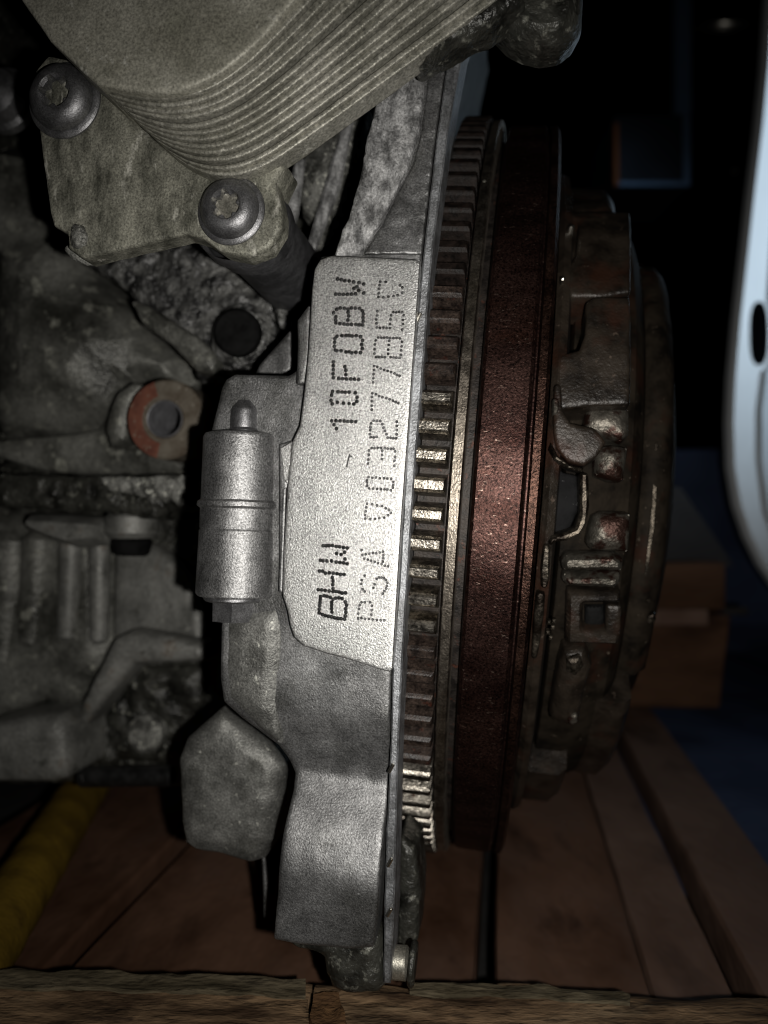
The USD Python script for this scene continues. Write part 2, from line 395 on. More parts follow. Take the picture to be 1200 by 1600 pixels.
def patch(p, R, thick, bevel=.0006, res=.0018, rnd=.0008, amp=0, scale=200, seed=0):
    """A plate bent round the crank axis: outline p (photo points) on the cylinder R, thick inwards."""
    a, th = C(p, R)
    g = Polygon(np.stack([a, th * R], 1)).buffer(0)
    if rnd:
        g2 = g.buffer(-rnd, 5).buffer(2 * rnd, 5).buffer(-rnd, 5)
        g = g if g2.is_empty or g2.area < .6 * g.area else g2
    if g.geom_type != 'Polygon':
        g = max(g.geoms, key=lambda q: q.area)
    v, t = slab(None, R, R - thick, bevel, res, 0, 0, poly=g)
    ang, r = v[:, 1] / R, v[:, 2].copy()
    w = np.stack([v[:, 0], r * np.sin(ang), r * np.cos(ang)], 1)
    return relief(w, amp, scale, seed), t

def star(r_out, r_in, n=6, k=8):
    """Six-lobed socket outline."""
    th = np.linspace(0, 2 * math.pi, n * k * 2, endpoint=False)
    c = .5 + .5 * np.cos(n * th)
    r = r_in + (r_out - r_in) * c ** .8
    return np.stack([r * np.cos(th), r * np.sin(th)], 1)

def px_of_u(F):
    """Photo row of a height u on the plane f=F, near the middle of the flange."""
    ys = np.linspace(-100, 1800, 200)
    us = E(np.stack([np.full(200, 560.0), ys], 1), F)[:, 1]
    return lambda u: np.interp(-u, -us, ys)

# ================================================================== setting
def ground_mesh():
    m = trimesh.creation.box([8, 8, .02]); m.apply_translation([0, 3, -.011])
    return m
single('ground', ground_mesh(), 'ground', kind='structure')

# deck boards of the pallet under the engine, running away from the lens
deck_top = 0.03
fd = np.array([math.sin(psi), math.cos(psi), 0]); rd = np.array([math.cos(psi), -math.sin(psi), 0])
def deck_board(c0, c1, near, far, top, mat, label=None, parent=None, seed=0, thick=.018):
    """Board between two cross offsets (m along rd) from near to far along fd."""
    nx, ny = 10, 40
    g = trimesh.creation.box([c1 - c0, far - near, thick])
    m = manifold3d.Manifold.hull_points(np.array([[x, y, z] for x in (c0 + .001, c1 - .001) for y in (near, far) for z in (top - thick, top)] + [[x, y, z] for x in (c0, c1) for y in (near, far) for z in (top - thick + .001, top - .002)])).refine_to_length(.02)
    v, t = tri(m)
    v = relief(v.astype(float), .0022, 40, seed)
    return v[:, :1] * rd + v[:, 1:2] * fd + v[:, 2:] * np.array([0, 0, 1.0]), t
def cross_at(px, py=1540, z=deck_top):
    return float(Wz((px, py), z) @ rd)

pal = thing('wooden_pallet', 'brown wooden pallet lying under the engine and clutch', 'pallet', engine=False)
edges = [-420, 60, 762]
for i in range(2):
    part(pal, 'deck_board', deck_board(cross_at(edges[i]) + .004, cross_at(edges[i + 1]) - .004, .225, .62, deck_top - .001 * (i % 2), 'deck', seed=i), 'deck', label='dark brown oily board' if i == 1 else None)
edges = [768, 1017]
for i in range(1):
    part(pal, 'deck_board', deck_board(cross_at(edges[i]) + .0006, cross_at(edges[i + 1]) - .0006, .225, .60, deck_top + .001 * i, 'deck', seed=9 + i), 'deck')
part(pal, 'deck_board', deck_board(cross_at(1020), cross_at(1150), .225, .62, deck_top - .003, 'deck', seed=14), 'deck_pale')
part(pal, 'deck_board', deck_board(cross_at(1185), cross_at(1350), .225, .62, deck_top - .001, 'deck', seed=15), 'deck_pale', label='pale outer deck board')

# the two near planks the engine's foot stands on
zt = H - .1265                                    # their upper face
def near_plank(p_far, y_near, x_cut, name_mat, seed, depth_far, right=None):
    pts = [Wz(q, zt) for q in p_far]
    g = Polygon([(q[0], q[1]) for q in pts] + [(pts[-1][0], y_near), (pts[0][0], y_near)]) if x_cut is None else Polygon([(q[0], q[1]) for q in pts] + x_cut + [(pts[0][0], y_near)])
    m = manifold3d.Manifold.extrude(cross(g.buffer(-.0008).buffer(.0008)), .022).translate([0, 0, zt - .022]).refine_to_length(.003)
    v, t = tri(m); v = v.astype(float)
    n = meshkit.fbm(v * np.array([40, 300, 300]), 3, seed) - .5
    far = np.interp(v[:, 0], [q[0] for q in pts], [q[1] for q in pts])
    edge = np.clip(1 - (far - v[:, 1]) / .007, 0, 1)
    v[:, 1] += .003 * (meshkit.fbm(v * np.array([70, 20, 400]), 4, seed + 5) - .5) * (edge > .2)
    v[:, 2] += .0016 * n - .0035 * edge ** 2 * (v[:, 2] > zt - .011) * meshkit.noise(v * np.array([90, 1, 1]), seed + 2)
    return v, t
cut = [tuple(Wz(q, zt)[:2]) for q in ((488, 1538), (478, 1572), (492, 1600), (500, 1640))]
pl = near_plank([(-60, 1511), (120, 1513), (300, 1517), (482, 1522)], .165, cut, 'plank', 3, None)
part(pal, 'front_plank', pl, 'plank', label='left plank with a splintered end')
pr = near_plank([(494, 1524), (700, 1532), (850, 1534), (980, 1549), (1280, 1556)], .165, None, 'plank', 8, None)
part(pal, 'front_plank', pr, 'plank', label='right plank under the engine foot')
def strip_on(p_far, w_px, seed):
    a = [Wz(q, zt + .0012) for q in p_far]; b = [Wz((q[0], q[1] + w_px), zt + .0012) for q in p_far]
    g = Polygon([(q[0], q[1]) for q in a] + [(q[0], q[1]) for q in b[::-1]])
    m = manifold3d.Manifold.extrude(cross(g), .002).translate([0, 0, zt - .0012]).refine_to_length(.002)
    v, t = tri(m); v = v.astype(float)
    v[:, 1] += .004 * (meshkit.fbm(v * np.array([120, 1, 1]), 4, seed) - .5)
    v[:, 2] += .0014 * (meshkit.fbm(v * np.array([120, 500, 1]), 4, seed + 1) - .5)
    return v, t
part(pal, 'frayed_edge', strip_on([(-60, 1514), (120, 1515), (300, 1519), (478, 1526)], 26, 21), 'plank_worn', label='worn pale edge of the left plank')
part(pal, 'frayed_edge', strip_on([(640, 1530), (720, 1532), (850, 1535), (985, 1550)], 16, 24), 'plank_worn', label='worn pale edge of the right plank')
sp = Wz([(488, 1560), (530, 1556), (540, 1600), (530, 1640), (498, 1640), (484, 1590)], zt + .002)
m = manifold3d.Manifold.extrude(cross(Polygon(sp[:, :2])), .006).translate([0, 0, zt - .0035]).refine_to_length(.0015)
v, t = tri(m)
part(pal, 'splinter', (relief(v.astype(float), .004, 260, 4), t), 'plank_core', label='orange freshly broken splinter')

# block of wood standing behind the clutch on the pallet
yb = .56
q = W([(900, 880), (1143, 880), (1128, 1168), (900, 1176)], yb)
cr = thing('wooden_block', 'dark brown wooden block standing on the pallet behind the clutch', 'wood block', engine=False)
x0, x1, z0, z1 = q[0][0], q[1][0], deck_top, q[0][2]
def slant_box(lo, hi, shift=0.0, ch=.002, seed=0, amp=.003):
    v, t = tri(manifold3d.Manifold.hull_points(np.array(box(lo, hi, ch)[0])).refine_to_length(.02))
    v = v.astype(float); k = (v[:, 2] - lo[2]) / (hi[2] - lo[2])
    v[:, 0] += shift * (1 - k) * (v[:, 0] > (lo[0] + hi[0]) / 2)
    return relief(v, amp, 30, seed), t
zs = W((900, 962), yb)[2]
part(cr, 'lower_beam', slant_box((x0, yb, z0 + .002), (x1, yb + .07, zs), -.008, seed=2), 'crate')
part(cr, 'upper_beam', slant_box((x0, yb + .006, zs + .002), (x1 - .001, yb + .07, z1), 0, seed=3), 'crate', label='darker upper beam')
a0 = W((895, 968), yb - .001); a1 = W((1105, 958), yb - .001)
part(cr, 'lath', box((a0[0], yb - .004, a0[2] - .004), (a1[0], yb - .0005, a1[2] + .003), .001), 'deck_pale', label='pale thin lath between the beams')
tag_pt = W((1143, 955), yb - .003)
single('paper_scrap', (relief(np.array(box(tag_pt - (.006, .001, .003), tag_pt + (.012, .001, .003), .0008)[0]), .003, 300, 3), box(tag_pt - (.006, .001, .003), tag_pt + (.012, .001, .003), .0008)[1]), 'card', 'small pale scrap at the edge of the brown wooden block', 'scrap')
fl_pts = W([(1040, 760), (1075, 760), (1138, 868), (1145, 885), (1040, 885)], .60)
g = Polygon(fl_pts[:, [0, 2]])
v, t = tri(manifold3d.Manifold.extrude(cross(g), .004).refine_to_length(.012))
v = np.stack([v[:, 0], .60 + v[:, 2] + .25 * (v[:, 1] - fl_pts[:, 2].min()), v[:, 1]], 1)
single('cardboard_sheet', (v, t), 'card', 'grey cardboard sheet leaning behind the brown wooden block', 'cardboard')

# navy cloth hanging behind, on the right
def cloth(nx=60, nz=30, ny=50):
    xs = np.linspace(.13, .85, nx)
    path = [(.95, z) for z in np.linspace(W((0, 705), .95)[2], .03, nz)] + [(y, .006) for y in np.linspace(.92, .30, ny)]
    path = np.array(path); N = len(path)
    X, I = np.meshgrid(xs, np.arange(N), indexing='ij')
    Y, Z = path[I, 0], path[I, 1]
    n1 = meshkit.fbm(np.stack([X * 9, Y * 3, Z * 4], -1), 4, 5) - .5
    Y = Y + .06 * n1 * (Z > .02); Z = Z + .030 * np.abs(n1) * (Z < .02) + .002
    Pt = np.stack([X, Y, Z], -1).reshape(-1, 3)
    v = np.vstack([Pt, Pt + np.array([0, .002, -.002])])
    fs, T = [], nx * N
    for i in range(nx - 1):
        for j in range(N - 1):
            a, b, c, d = i * N + j, (i + 1) * N + j, (i + 1) * N + j + 1, i * N + j + 1
            fs += [(a, d, c, b), (T + a, T + b, T + c, T + d)]
    return v, np.array(fs)
single('navy_cloth', cloth(), 'navy', 'navy blue cloth hanging and spread over the ground below the white container', 'cloth', smooth=True)

# white container with its dark grip opening
yp = .62
out = [(1206, -60), (1196, 100), (1186, 200), (1174, 300), (1163, 400), (1152, 500), (1144, 590), (1141, 660), (1143, 730), (1153, 790), (1170, 840), (1192, 885), (1220, 925), (1290, 970), (1500, 990), (1500, -60)]
wc = thing('white_container', 'large white plastic container with dark oval grip, lit by cold daylight', 'container', engine=False)
def front_slab(pp, y, thick, bevel, res, rnd=.004, holes=(), dome=0.0):
    q = W(pp, y)
    g = Polygon(q[:, [0, 2]]).buffer(-rnd, 8).buffer(2 * rnd, 8).buffer(-rnd, 8)
    for h in holes:
        g = g.difference(h)
    v, t = slab(None, 0, -thick, bevel, res, 0, 0, poly=g, dome=dome)
    return np.stack([v[:, 0], y - v[:, 2], v[:, 1]], 1), t
def oval(cx, cy, rx, ry, y, n=40):
    th = np.linspace(0, 2 * math.pi, n, endpoint=False)
    e = .75
    pp = np.stack([cx + rx * np.sign(np.cos(th)) * abs(np.cos(th)) ** e, cy + ry * np.sign(np.sin(th)) * abs(np.sin(th)) ** e], 1)
    return Polygon(W(pp, y)[:, [0, 2]])
ov = oval(1186, 521, 15, 50, yp)
part(wc, 'wall', front_slab(out, yp, .012, .003, .012, .006, [ov]), 'white_plastic', smooth=20)
inner = [(1240, -60), (1215, 300), (1196, 560), (1186, 640), (1186, 720), (1196, 800), (1222, 872), (1300, 920), (1500, 940), (1500, -60)]
part(wc, 'raised_panel', front_slab(inner, yp - .003, .006, .0025, .012, .006, [ov.buffer(.004)]), 'white_panel', smooth=20)
v, t = slab(None, 0, -.003, .001, .006, 0, 0, poly=ov.buffer(.002))
part(wc, 'grip_recess', (np.stack([v[:, 0], yp + .03 - v[:, 2], v[:, 1]], 1), t), 'dark_plastic')
ring = ov.buffer(.0035).difference(ov.buffer(-.0005))
v, t = slab(None, 0, -.03, .001, .004, 0, 0, poly=ring)
part(wc, 'grip_rim', (np.stack([v[:, 0], yp + .001 - v[:, 2], v[:, 1]], 1), t), 'dark_plastic')

# dim dark box behind, top right, and other half-seen things in the dark
yc = .95
q = W([(958, 178), (1078, 292)], yc)
bx = thing('dark_case', 'dark square case with faint blue edges in the gloom, top right', 'case', engine=False)
lo, hi = (q[0][0], yc, q[1][2]), (q[1][0], yc + .12, q[0][2])
part(bx, 'body', box(lo, hi, .003), 'dark_plastic')
w = .006
part(bx, 'edge_strip', box((lo[0], yc - .003, lo[2]), (lo[0] + w, yc - .0005, hi[2] - .012), .0008), 'orange_edge', label='faint orange edge on its left')
part(bx, 'edge_strip', box((lo[0] + w, yc - .003, lo[2]), (hi[0], yc - .0005, lo[2] + w), .0008), 'blue_edge')
part(bx, 'edge_strip', box((hi[0] - w * 1.6, yc - .0032, lo[2] + w), (hi[0], yc - .0005, hi[2]), .0008), 'blue_edge')
q = W([(1056, -40), (1082, 176)], yc + .03)
single('blue_post', box((q[0][0], yc + .03, q[1][2]), (q[1][0], yc + .045, q[0][2]), .002), 'blue_edge', 'thin dark blue post standing above the dark square case', 'post')
rt = thing('dark_drum', 'black round drum with a shiny bottom rim hanging in, top right corner', 'drum', engine=False)
c = W((1158, 2), 1.0)
r = 62 / f * 1.0
part(rt, 'shell', lathe([(r * .96, 0), (r * .97, .2)], c + (0, r, .004), (0, 0, 1), 48), 'black_steel')
part(rt, 'rim', lathe([(r * .9, -.004), (r, -.004), (r * 1.02, -.001), (r * 1.02, .002), (r * .98, .004), (r * .9, .004)], c + (0, r, 0), (-.0, -.55, 1), 64), 'chrome')
c = W((1145, 270), 1.0)
single('steel_stud', rod(c, c + (0, -.012, .0), .006, 20, .001), 'chrome', 'small blurred bright steel stud to the right of the dark case', 'stud')

# yellow hose on the pallet, lower left
rad = .0105
p0, p1 = Wz((143, 1215), deck_top + rad + .001), Wz((-30, 1490), deck_top + rad + .001)
hs = np.array([p0 + (p1 - p0) * s for s in np.linspace(-.12, 1.1, 40)])
rr = rad * (1 + .02 * np.sin(np.arange(40) * 1.7))
single('yellow_hose', tube(hs, rr, 28), 'yellow', 'dull yellow hose lying diagonally on the pallet, lower left', 'hose', smooth=60)

# ================================================================== engine block
eng = thing('engine_block', 'dirty grey cast aluminium engine block with stamped number pad, resting on the pallet', 'engine')
from scipy.interpolate import PchipInterpolator
PCHIP = PchipInterpolator([0, 1110, 1170, 1222, 1245, 1310, 1370, 1460, 1900], [0, 0, -.0020, -.0032, -.0018, .0036, .0058, .0058, .0058])
PY = px_of_u(.141)
def web_warp(a, u):
    y = PY(u)
    d = PCHIP(y)
    return d + .0006 * (meshkit.fbm(np.stack([a * 90, u * 90, a * 0], -1), 3, 4) - .5)
WEB = [(345, 606), (352, 592), (366, 584), (450, 586), (461, 580), (466, 560), (466, 500), (485, 478), (500, 400), (522, 397), (533, 363), (543, 340), (557, 293), (565, 260),
       (572, 213), (580, 187), (587, 143), (640, 100), (660, 40), (706, 40), (680, 225), (660, 400), (639, 660), (622, 905), (612, 1050), (610, 1150), (606, 1215), (603, 1290), (597, 1400), (590, 1462),
       (560, 1465), (480, 1458), (437, 1450), (443, 1380), (447, 1300), (455, 1240), (455, 1215), (446, 1195), (430, 1170), (375, 1125), (348, 1097), (343, 1060), (345, 960), (332, 950), (322, 700)]
flange = part(eng, 'rear_flange', slab(WEB, .141, .106, .0011, .0014, .0008, .00018, 500, warp=web_warp, seed=2), 'cast')
UP = [(522, 398), (533, 363), (543, 340), (557, 293), (565, 260), (572, 213), (580, 187), (590, 140), (640, 100), (664, 60), (668, 97), (655, 200), (642, 253), (614, 307), (593, 350), (563, 397)]
part(eng, 'crusted_wall', slab(UP, .1424, .120, .0012, .0011, .0004, .0022, 420, seed=6), 'cast_white', label='crusty whitened casting wall above the number pad')
RS = [(567, 397), (597, 351), (618, 308), (646, 254), (659, 200), (672, 97), (676, 50), (704, 50), (679, 225), (659, 397)]
part(eng, 'edge_land', slab(RS, .1419, .128, .0006, .0011, .0003, .0006, 700, seed=8), 'cast')
ARM = [(344, 955), (438, 940), (449, 985), (447, 1040), (440, 1100), (441, 1172), (428, 1167), (375, 1123), (348, 1096), (342, 1060)]
part(eng, 'bolt_column', slab(ARM, .1420, .12, .005, .0013, .001, .0004, 300, seed=9), 'cast_grimy', label='dirty rounded column below the bolt head')
PAD = [(516, 399), (657, 405), (646, 560), (636, 700), (627, 820), (613, 1052), (585, 1044), (556, 1034), (507, 1021), (474, 1010), (459, 996), (453, 978), (449, 955), (441, 930), (443, 860), (449, 760), (456, 690),
       (468, 665), (474, 620), (481, 550), (487, 452), (491, 420), (500, 405)]
# number marks, read off dot by dot
K = 170 / 1200
CH = []   # (origin, dot size, dots)
A_, B_, C_, D_ = (490, 410), (480, 550), (480, 690), (470, 830)
CH.append((A_, 1, [(265,183),(305,190),(345,203),(392,205),(440,215),(500,222),(552,238),(478,268),(445,285),(497,308),(245,350),(285,352),(328,352),(372,352),(418,350),(462,345),(553,338)]))
CH.append((A_, 1, [(220,555),(255,518),(295,502),(340,505),(380,515),(417,503),(460,505),(507,508),(538,535),(548,570),(545,610),(547,650),(380,550),(387,590),(378,635),(245,668),(290,675),(335,680),(375,684),(417,684),(465,684),(503,690),(540,690),(245,600),(243,635)]))
CH.append((A_, 1, [(258,815),(312,808),(357,808),(392,805),(425,812),(470,808),(517,818),(540,860),(530,905),(537,950),(257,975),(303,975),(357,988),(392,985),(422,998),(467,992),(517,995),(235,840),(233,880),(228,925),(240,968)]))
CH.append((B_, 1, [(291,110),(287,152),(287,195),(285,240),(288,284),(348,290),(390,295),(433,298),(480,298),(523,300),(568,303),(427,250),(427,203),(415,162)]))
CH.append((B_, 1, [(278,435),(340,438),(385,442),(420,445),(463,443),(530,450),(550,500),(547,545),(268,475),(262,535),(275,572),(332,555),(400,565),(462,570),(515,573)]))
CH.append((B_, 1, [(270,760),(318,757),(362,760),(408,762),(447,765),(490,765),(535,768),(295,803),(322,845)]))
CH.append((D_, 1, [(245,160),(278,160),(312,160),(350,158),(392,168),(428,172),(472,180),(512,185),(395,245),(445,257),(483,232),(487,307),(215,320),(245,328),(288,328),(340,328),(390,340),(432,345),(472,350),(512,360)]))
CH.append((D_, 1, [(205,440),(238,440),(270,463),(315,460),(358,463),(400,468),(437,478),(478,478),(348,510),(355,550),(352,590),(355,635),(192,645),(230,648),(270,655),(313,660),(355,665),(390,665),(422,670),(455,682),(492,680)]))
CH.append((D_, 1, [(218,722),(258,712),(290,718),(325,728),(355,752),(385,738),(420,735),(455,742),(490,780),(505,815),(495,855),(497,895),(490,935),(480,970),(340,785),(340,820),(340,855),(343,892),(215,755),(212,788),(207,820),(203,860),(203,900),(238,920),(268,932),(302,938),(337,945),(372,955),(408,960),(443,965)]))
CH.append((A_, 0, [(735,212),(728,250),(722,290),(718,340),(715,380),(770,385),(825,378),(880,372),(928,362),(975,333),(978,275),(952,253),(795,215)]))
CH.append((A_, 0, [(703,538),(700,585),(692,630),(693,672),(697,718),(733,722),(770,718),(805,724),(842,724),(845,680),(848,628),(853,582),(880,548),(912,550),(943,546),(976,550),(992,580),(985,635),(985,680),(977,740)]))
CH.append((A_, 0, [(712,828),(748,830),(778,830),(810,828),(845,832),(880,834),(915,832),(950,838),(685,860),(675,905),(673,958),(670,1005),(835,865),(828,910),(823,962),(822,1008),(975,875),(970,925),(965,970),(962,1020),(687,1043),(720,1043),(752,1040),(785,1045),(850,1045),(882,1047),(913,1050),(948,1052)]))
CH.append((B_, 0, [(738,155),(773,165),(810,182),(850,197),(887,208),(925,222),(963,235),(990,253),(1018,262),(737,198),(732,243),(730,290),(727,335)]))
CH.append((B_, 0, [(718,455),(757,465),(793,487),(830,498),(873,508),(908,522),(945,537),(975,550),(1005,563),(713,497),(711,540),(711,592),(711,635)]))
CH.append((B_, 0, [(732,757),(768,758),(805,760),(828,795),(840,835),(857,870),(873,905),(887,945),(918,945),(950,950),(980,952),(985,907),(987,860),(987,815),(987,768),(705,787),(697,827),(695,862),(690,905),(700,938),(733,942),(766,935)]))
CH.append((C_, 0, [(710,70),(742,72),(777,70),(810,70),(855,73),(887,78),(922,78),(952,78),(970,108),(967,168),(962,212),(960,265),(828,100),(825,148),(825,192),(680,98),(678,145),(673,197),(670,243)]))
CH.append((C_, 0, [(675,390),(718,398),(757,396),(800,405),(845,405),(883,408),(925,410),(950,443),(947,478),(945,507),(923,538),(882,528),(852,527),(812,522),(770,520),(727,518),(683,517),(658,485),(657,450),(660,422)]))
CH.append((C_, 0, [(660,685),(717,690),(770,703),(822,710),(865,735),(902,755),(922,785),(892,812),(848,838),(795,843),(747,852),(695,852),(640,850),(638,810),(645,770),(652,725)]))
CH.append((D_, 0, [(670,208),(678,262),(715,255),(755,250),(795,240),(832,243),(870,235),(905,225),(910,262),(907,295),(905,335),(700,303),(738,313),(775,325),(815,337),(850,352),(890,362),(925,380),(962,388)]))
CH.append((D_, 0, [(703,490),(670,540),(665,580),(682,640),(705,665),(835,525),(862,510),(890,510),(918,515),(935,537),(955,568),(947,605),(942,632),(920,660),(903,688),(812,585),(800,625)]))
CH.append((D_, 0, [(705,785),(765,785),(668,785),(648,815),(640,858),(633,910),(630,962),(668,960),(707,967),(752,967),(793,973),(838,980),(880,983),(922,982),(783,822),(780,870),(778,920)]))
FP = .1458
holes, chars = [], []
for (ox, oy), big, dots in CH:
    q = E(np.array([(ox + x * K, oy + y * K) for x, y in dots], float), FP)
    rd_ = .00041 if big else .00031
    chars.append((q, rd_, big))
    for p in q:
        holes.append(Point(p[0], p[1]).buffer(rd_ * rng.uniform(.9, 1.1), 3))
scr = E(np.array([(545.9, 710.5), (541.6, 728.2)]), FP)
holes.append(LineString(scr[:, :2]).buffer(.00022))
scr2 = E(np.array([(545.5, 712), (549, 713)]), FP)
holes.append(LineString(scr2[:, :2]).buffer(.00018))
g0 = poly2(PAD, FP, .0012)
gp = g0.difference(shapely.union_all(holes))
v, t = slab(None, FP, FP - .0035, .0006, .0013, poly=gp)
v[:, 2] += .0001 * (meshkit.fbm(v * 160, 3, 3) - .5)
pad = part(eng, 'number_pad', (v, t), 'pad', smooth=25, label='bright flat number pad stamped in rows of dots')
for q, r_, big in chars:      # pits: steep walls, a small flat floor, a slight burr round the big ones
    ms = []
    for p in q:
        dp = .00046 if big else .0004
        prof = [(r_ * 1.3, -.00004), (r_ * 1.16, .00008 if big else .00003), (r_ * .98, .00002), (r_ * .62, -dp), (r_ * .3, -dp * (.55 if big else 1.02)), (0, -dp * (.45 if big else 1.05))]
        ms.append(lathe(prof[::-1], (p[0], p[1], FP), (0, 0, 1), 8))
    part(pad, 'stamped_character', join(*ms), 'stamp', smooth=False)
part(pad, 'scratch', slab(None, FP - .0003, FP - .0009, .0001, .002, 0, 0, poly=shapely.union_all(holes[-2:]).buffer(.00005)), 'stamp', smooth=False)

# thin gasket plate sandwiched against the flange
PL = [(735, 10), (706, 40), (681, 225), (661, 400), (641, 620), (637, 680), (624, 905), (613, 1050), (611, 1150), (604, 1290), (600, 1431), (599, 1538), (610, 1538), (616, 1431), (619, 1290), (623, 1150), (629, 1030), (637, 905), (644, 800), (651, 700), (658, 620), (668, 480), (675, 400), (700, 207), (727, 60), (745, 10)]
part(eng, 'gasket_plate', slab(PL, .1428, .132, .0004, .0014, .0002, .0003, 350, seed=12), 'plate', label='thin blue-grey gasket plate along the flange')
for x, y, n in ((612, 1200, 7), (610, 1347, 6), (609, 1425, 5), (655, 497, 5)):
    p = E((x, y), .143)
    part(eng, 'plate_glint', rod(p - (.0006, .0012, 0), p + (.0004, .0012, .0004), .00045, 10), 'chrome')  # added chrome slivers stand in for glints along the plate

# bolt boss: a vertical barrel cast on the flange, bolt through it
def along(pt, pb, F):
    return E(pt, F), E(pb, F)
top, bot = along((379, 680), (371, 930), .138)
L = np.linalg.norm(bot - top); ax = (bot - top) / L
rb = mm((375, 800), .145, 62.5)
prof = [(rb * .80, -.0004), (rb * .92, 0), (rb * .965, .0009), (rb * .975, L * .38), (rb * .98, L * .405), (rb * 1.06, L * .42), (rb * 1.065, L * .445), (rb * .985, L * .46), (rb * .985, L * .58), (rb * .968, L * .588), (rb * 1.0, L * .60), (rb * 1.035, L * .985), (rb * .99, L * 1.0), (rb * .7, L * 1.003)]
v, fcs = lathe(prof, top, ax, 72)
boss = part(eng, 'bolt_boss', (relief(np.array(v), .0004, 300, 3), fcs), 'cast_boss')
SIDE = [(436, 694), (457, 688), (449, 760), (443, 860), (441, 925), (436, 930)]
part(eng, 'boss_web', slab(SIDE, .1436, .12, .0006, .0012, .0003), 'cast_boss')
CHIP = [(437, 700), (456, 689), (455, 722), (449, 757), (442, 748), (441, 725)]
part(eng, 'chipped_face', slab(CHIP, .1444, .139, .0003, .001, .0002), 'pad', label='bright chipped spot beside the boss')
RIB = [(441, 765), (447, 760), (441, 925), (435, 925)]
part(eng, 'casting_seam', slab(RIB, .1442, .13, .0004, .001, .0002), 'cast_boss')
LINE = [(317, 684), (440, 694), (440, 702), (317, 693)]
bt = thing('boss_bolt', 'dark steel bolt standing through the barrel boss left of the number pad', 'bolt')
r1 = mm((382, 640), .142, 21)
tp = E((381, 688), .1405); up = -ax
prof = [(r1 * 1.12, -.002), (r1 * 1.12, .0012), (r1 * 1.02, .0018), (r1 * 1.1, .0024), (r1 * .98, .0031), (r1 * 1.0, .0036), (r1 * .98, .0075), (r1 * .86, .0084), (r1 * .45, .0101), (0, .0105)]
part(bt, 'threaded_tip', lathe(prof, tp, up, 40), 'bolt')
hp = E((366, 929), .1395)
hx = manifold3d.Manifold.cylinder(.0066, mm((364, 950), .142, 35), mm((364, 950), .142, 34), 6)
v, t = tri(hx); x_, y_, d_ = frame_of(ax)
c2 = .26
xr, yr = x_ * math.cos(c2) + y_ * math.sin(c2), -x_ * math.sin(c2) + y_ * math.cos(c2)
part(bt, 'hex_head', (hp + v[:, :1] * xr + v[:, 1:2] * yr + v[:, 2:] * d_, t), 'bolt', smooth=False)
part(bt, 'flange', rod(hp, hp + ax * .0016, mm((364, 950), .142, 46), 40), 'bolt')

# lug in front of the sump rail, below the bolt
LUG = [(338, 1110), (372, 1137), (422, 1172), (442, 1202), (438, 1240), (430, 1285), (422, 1322), (413, 1331), (406, 1352), (385, 1358), (340, 1345), (300, 1338), (281, 1324), (275, 1290), (272, 1230), (271, 1190), (282, 1160), (308, 1137)]
part(eng, 'sump_lug', slab(LUG, .118, .060, .0045, .0013, .001, .0013, 200, dome=.0012, seed=15), 'cast_grimy', label='dirty rounded lug with a ragged lower end')
w0, w1 = E((411, 1325), .108), E((413, 1432), .108)
part(eng, 'hanging_wire', tube([w0, (w0 + w1) / 2 + (.0006, 0, 0), w1 + (.0002, 0, 0)], [.0005, .0008, .0004], 8), 'cast')
# bottom of the flange: dark foot in the dirt, dowel sleeve beside it
FOOT = [(441, 1452), (598, 1464), (604, 1545), (592, 1560), (548, 1564), (515, 1552), (505, 1528), (502, 1502), (478, 1492), (446, 1480)]
part(eng, 'foot', slab(FOOT, .142, .10, .004, .0014, .001, .0022, 260, seed=18), 'block_dark', label='black oily foot standing on the plank')
dwl = single
ds = thing('dowel_sleeve', 'bright steel dowel sleeve sticking out beside the engine foot', 'dowel')
d0, d1 = E((598, 1502), .136), E((640, 1505), .136)
r = mm((630, 1500), .14, 25)
part(ds, 'sleeve', rod(d0, d1, r, 36, .0008), 'bolt_worn')
part(ds, 'collar', rod(d1, d1 + (.0016, 0, 0), r * 1.35, 36, .0006), 'block_dark')
# dark rod behind the plate, bottom
RODP = [(622, 1305), (650, 1330), (656, 1400), (652, 1475), (640, 1490), (618, 1480)]
part(eng, 'lower_bracket', slab(RODP, .118, .10, .003, .0015, .001, .001, 300), 'block_dark')

# ---- the block's side wall, deeper in
BODY = [(-60, 180), (60, 200), (108, 400), (150, 425), (195, 462), (217, 502), (262, 532), (284, 545), (288, 572), (284, 600), (230, 600), (190, 600), (172, 640), (150, 668), (100, 676), (-60, 690)]
part(eng, 'side_wall', slab(BODY, .070, .01, .022, .0022, .006, .003, 30, dome=.008, seed=21), 'block', label='broad rounded grey side wall')
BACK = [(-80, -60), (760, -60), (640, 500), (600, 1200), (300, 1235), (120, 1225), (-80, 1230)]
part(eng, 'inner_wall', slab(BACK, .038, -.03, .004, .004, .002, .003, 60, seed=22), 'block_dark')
ROCK = [(104, 392), (180, 380), (290, 355), (335, 370), (390, 430), (440, 445), (452, 470), (440, 505), (420, 545), (404, 568), (380, 582), (300, 590), (292, 560), (284, 538), (262, 528), (219, 494), (197, 457), (150, 420)]
part(eng, 'rough_casting', slab(ROCK, .086, .03, .006, .0014, .001, .006, 210, seed=23), 'rough_rock', label='rough crusted casting under the bracket')
LIP = [(195, 462), (226, 474), (300, 520), (340, 555), (335, 585), (300, 578), (262, 535), (216, 504)]
part(eng, 'casting_lip', slab(LIP, .092, .05, .004, .0013, .001, .002, 250, seed=24), 'block')
plug = E((367, 517), .098)
rp = mm((367, 517), .098, 36)
part(eng, 'black_plug', rod(plug - (0, 0, .012), plug, rp, 40, .0012), 'bolt_black', label='dull black round plug')
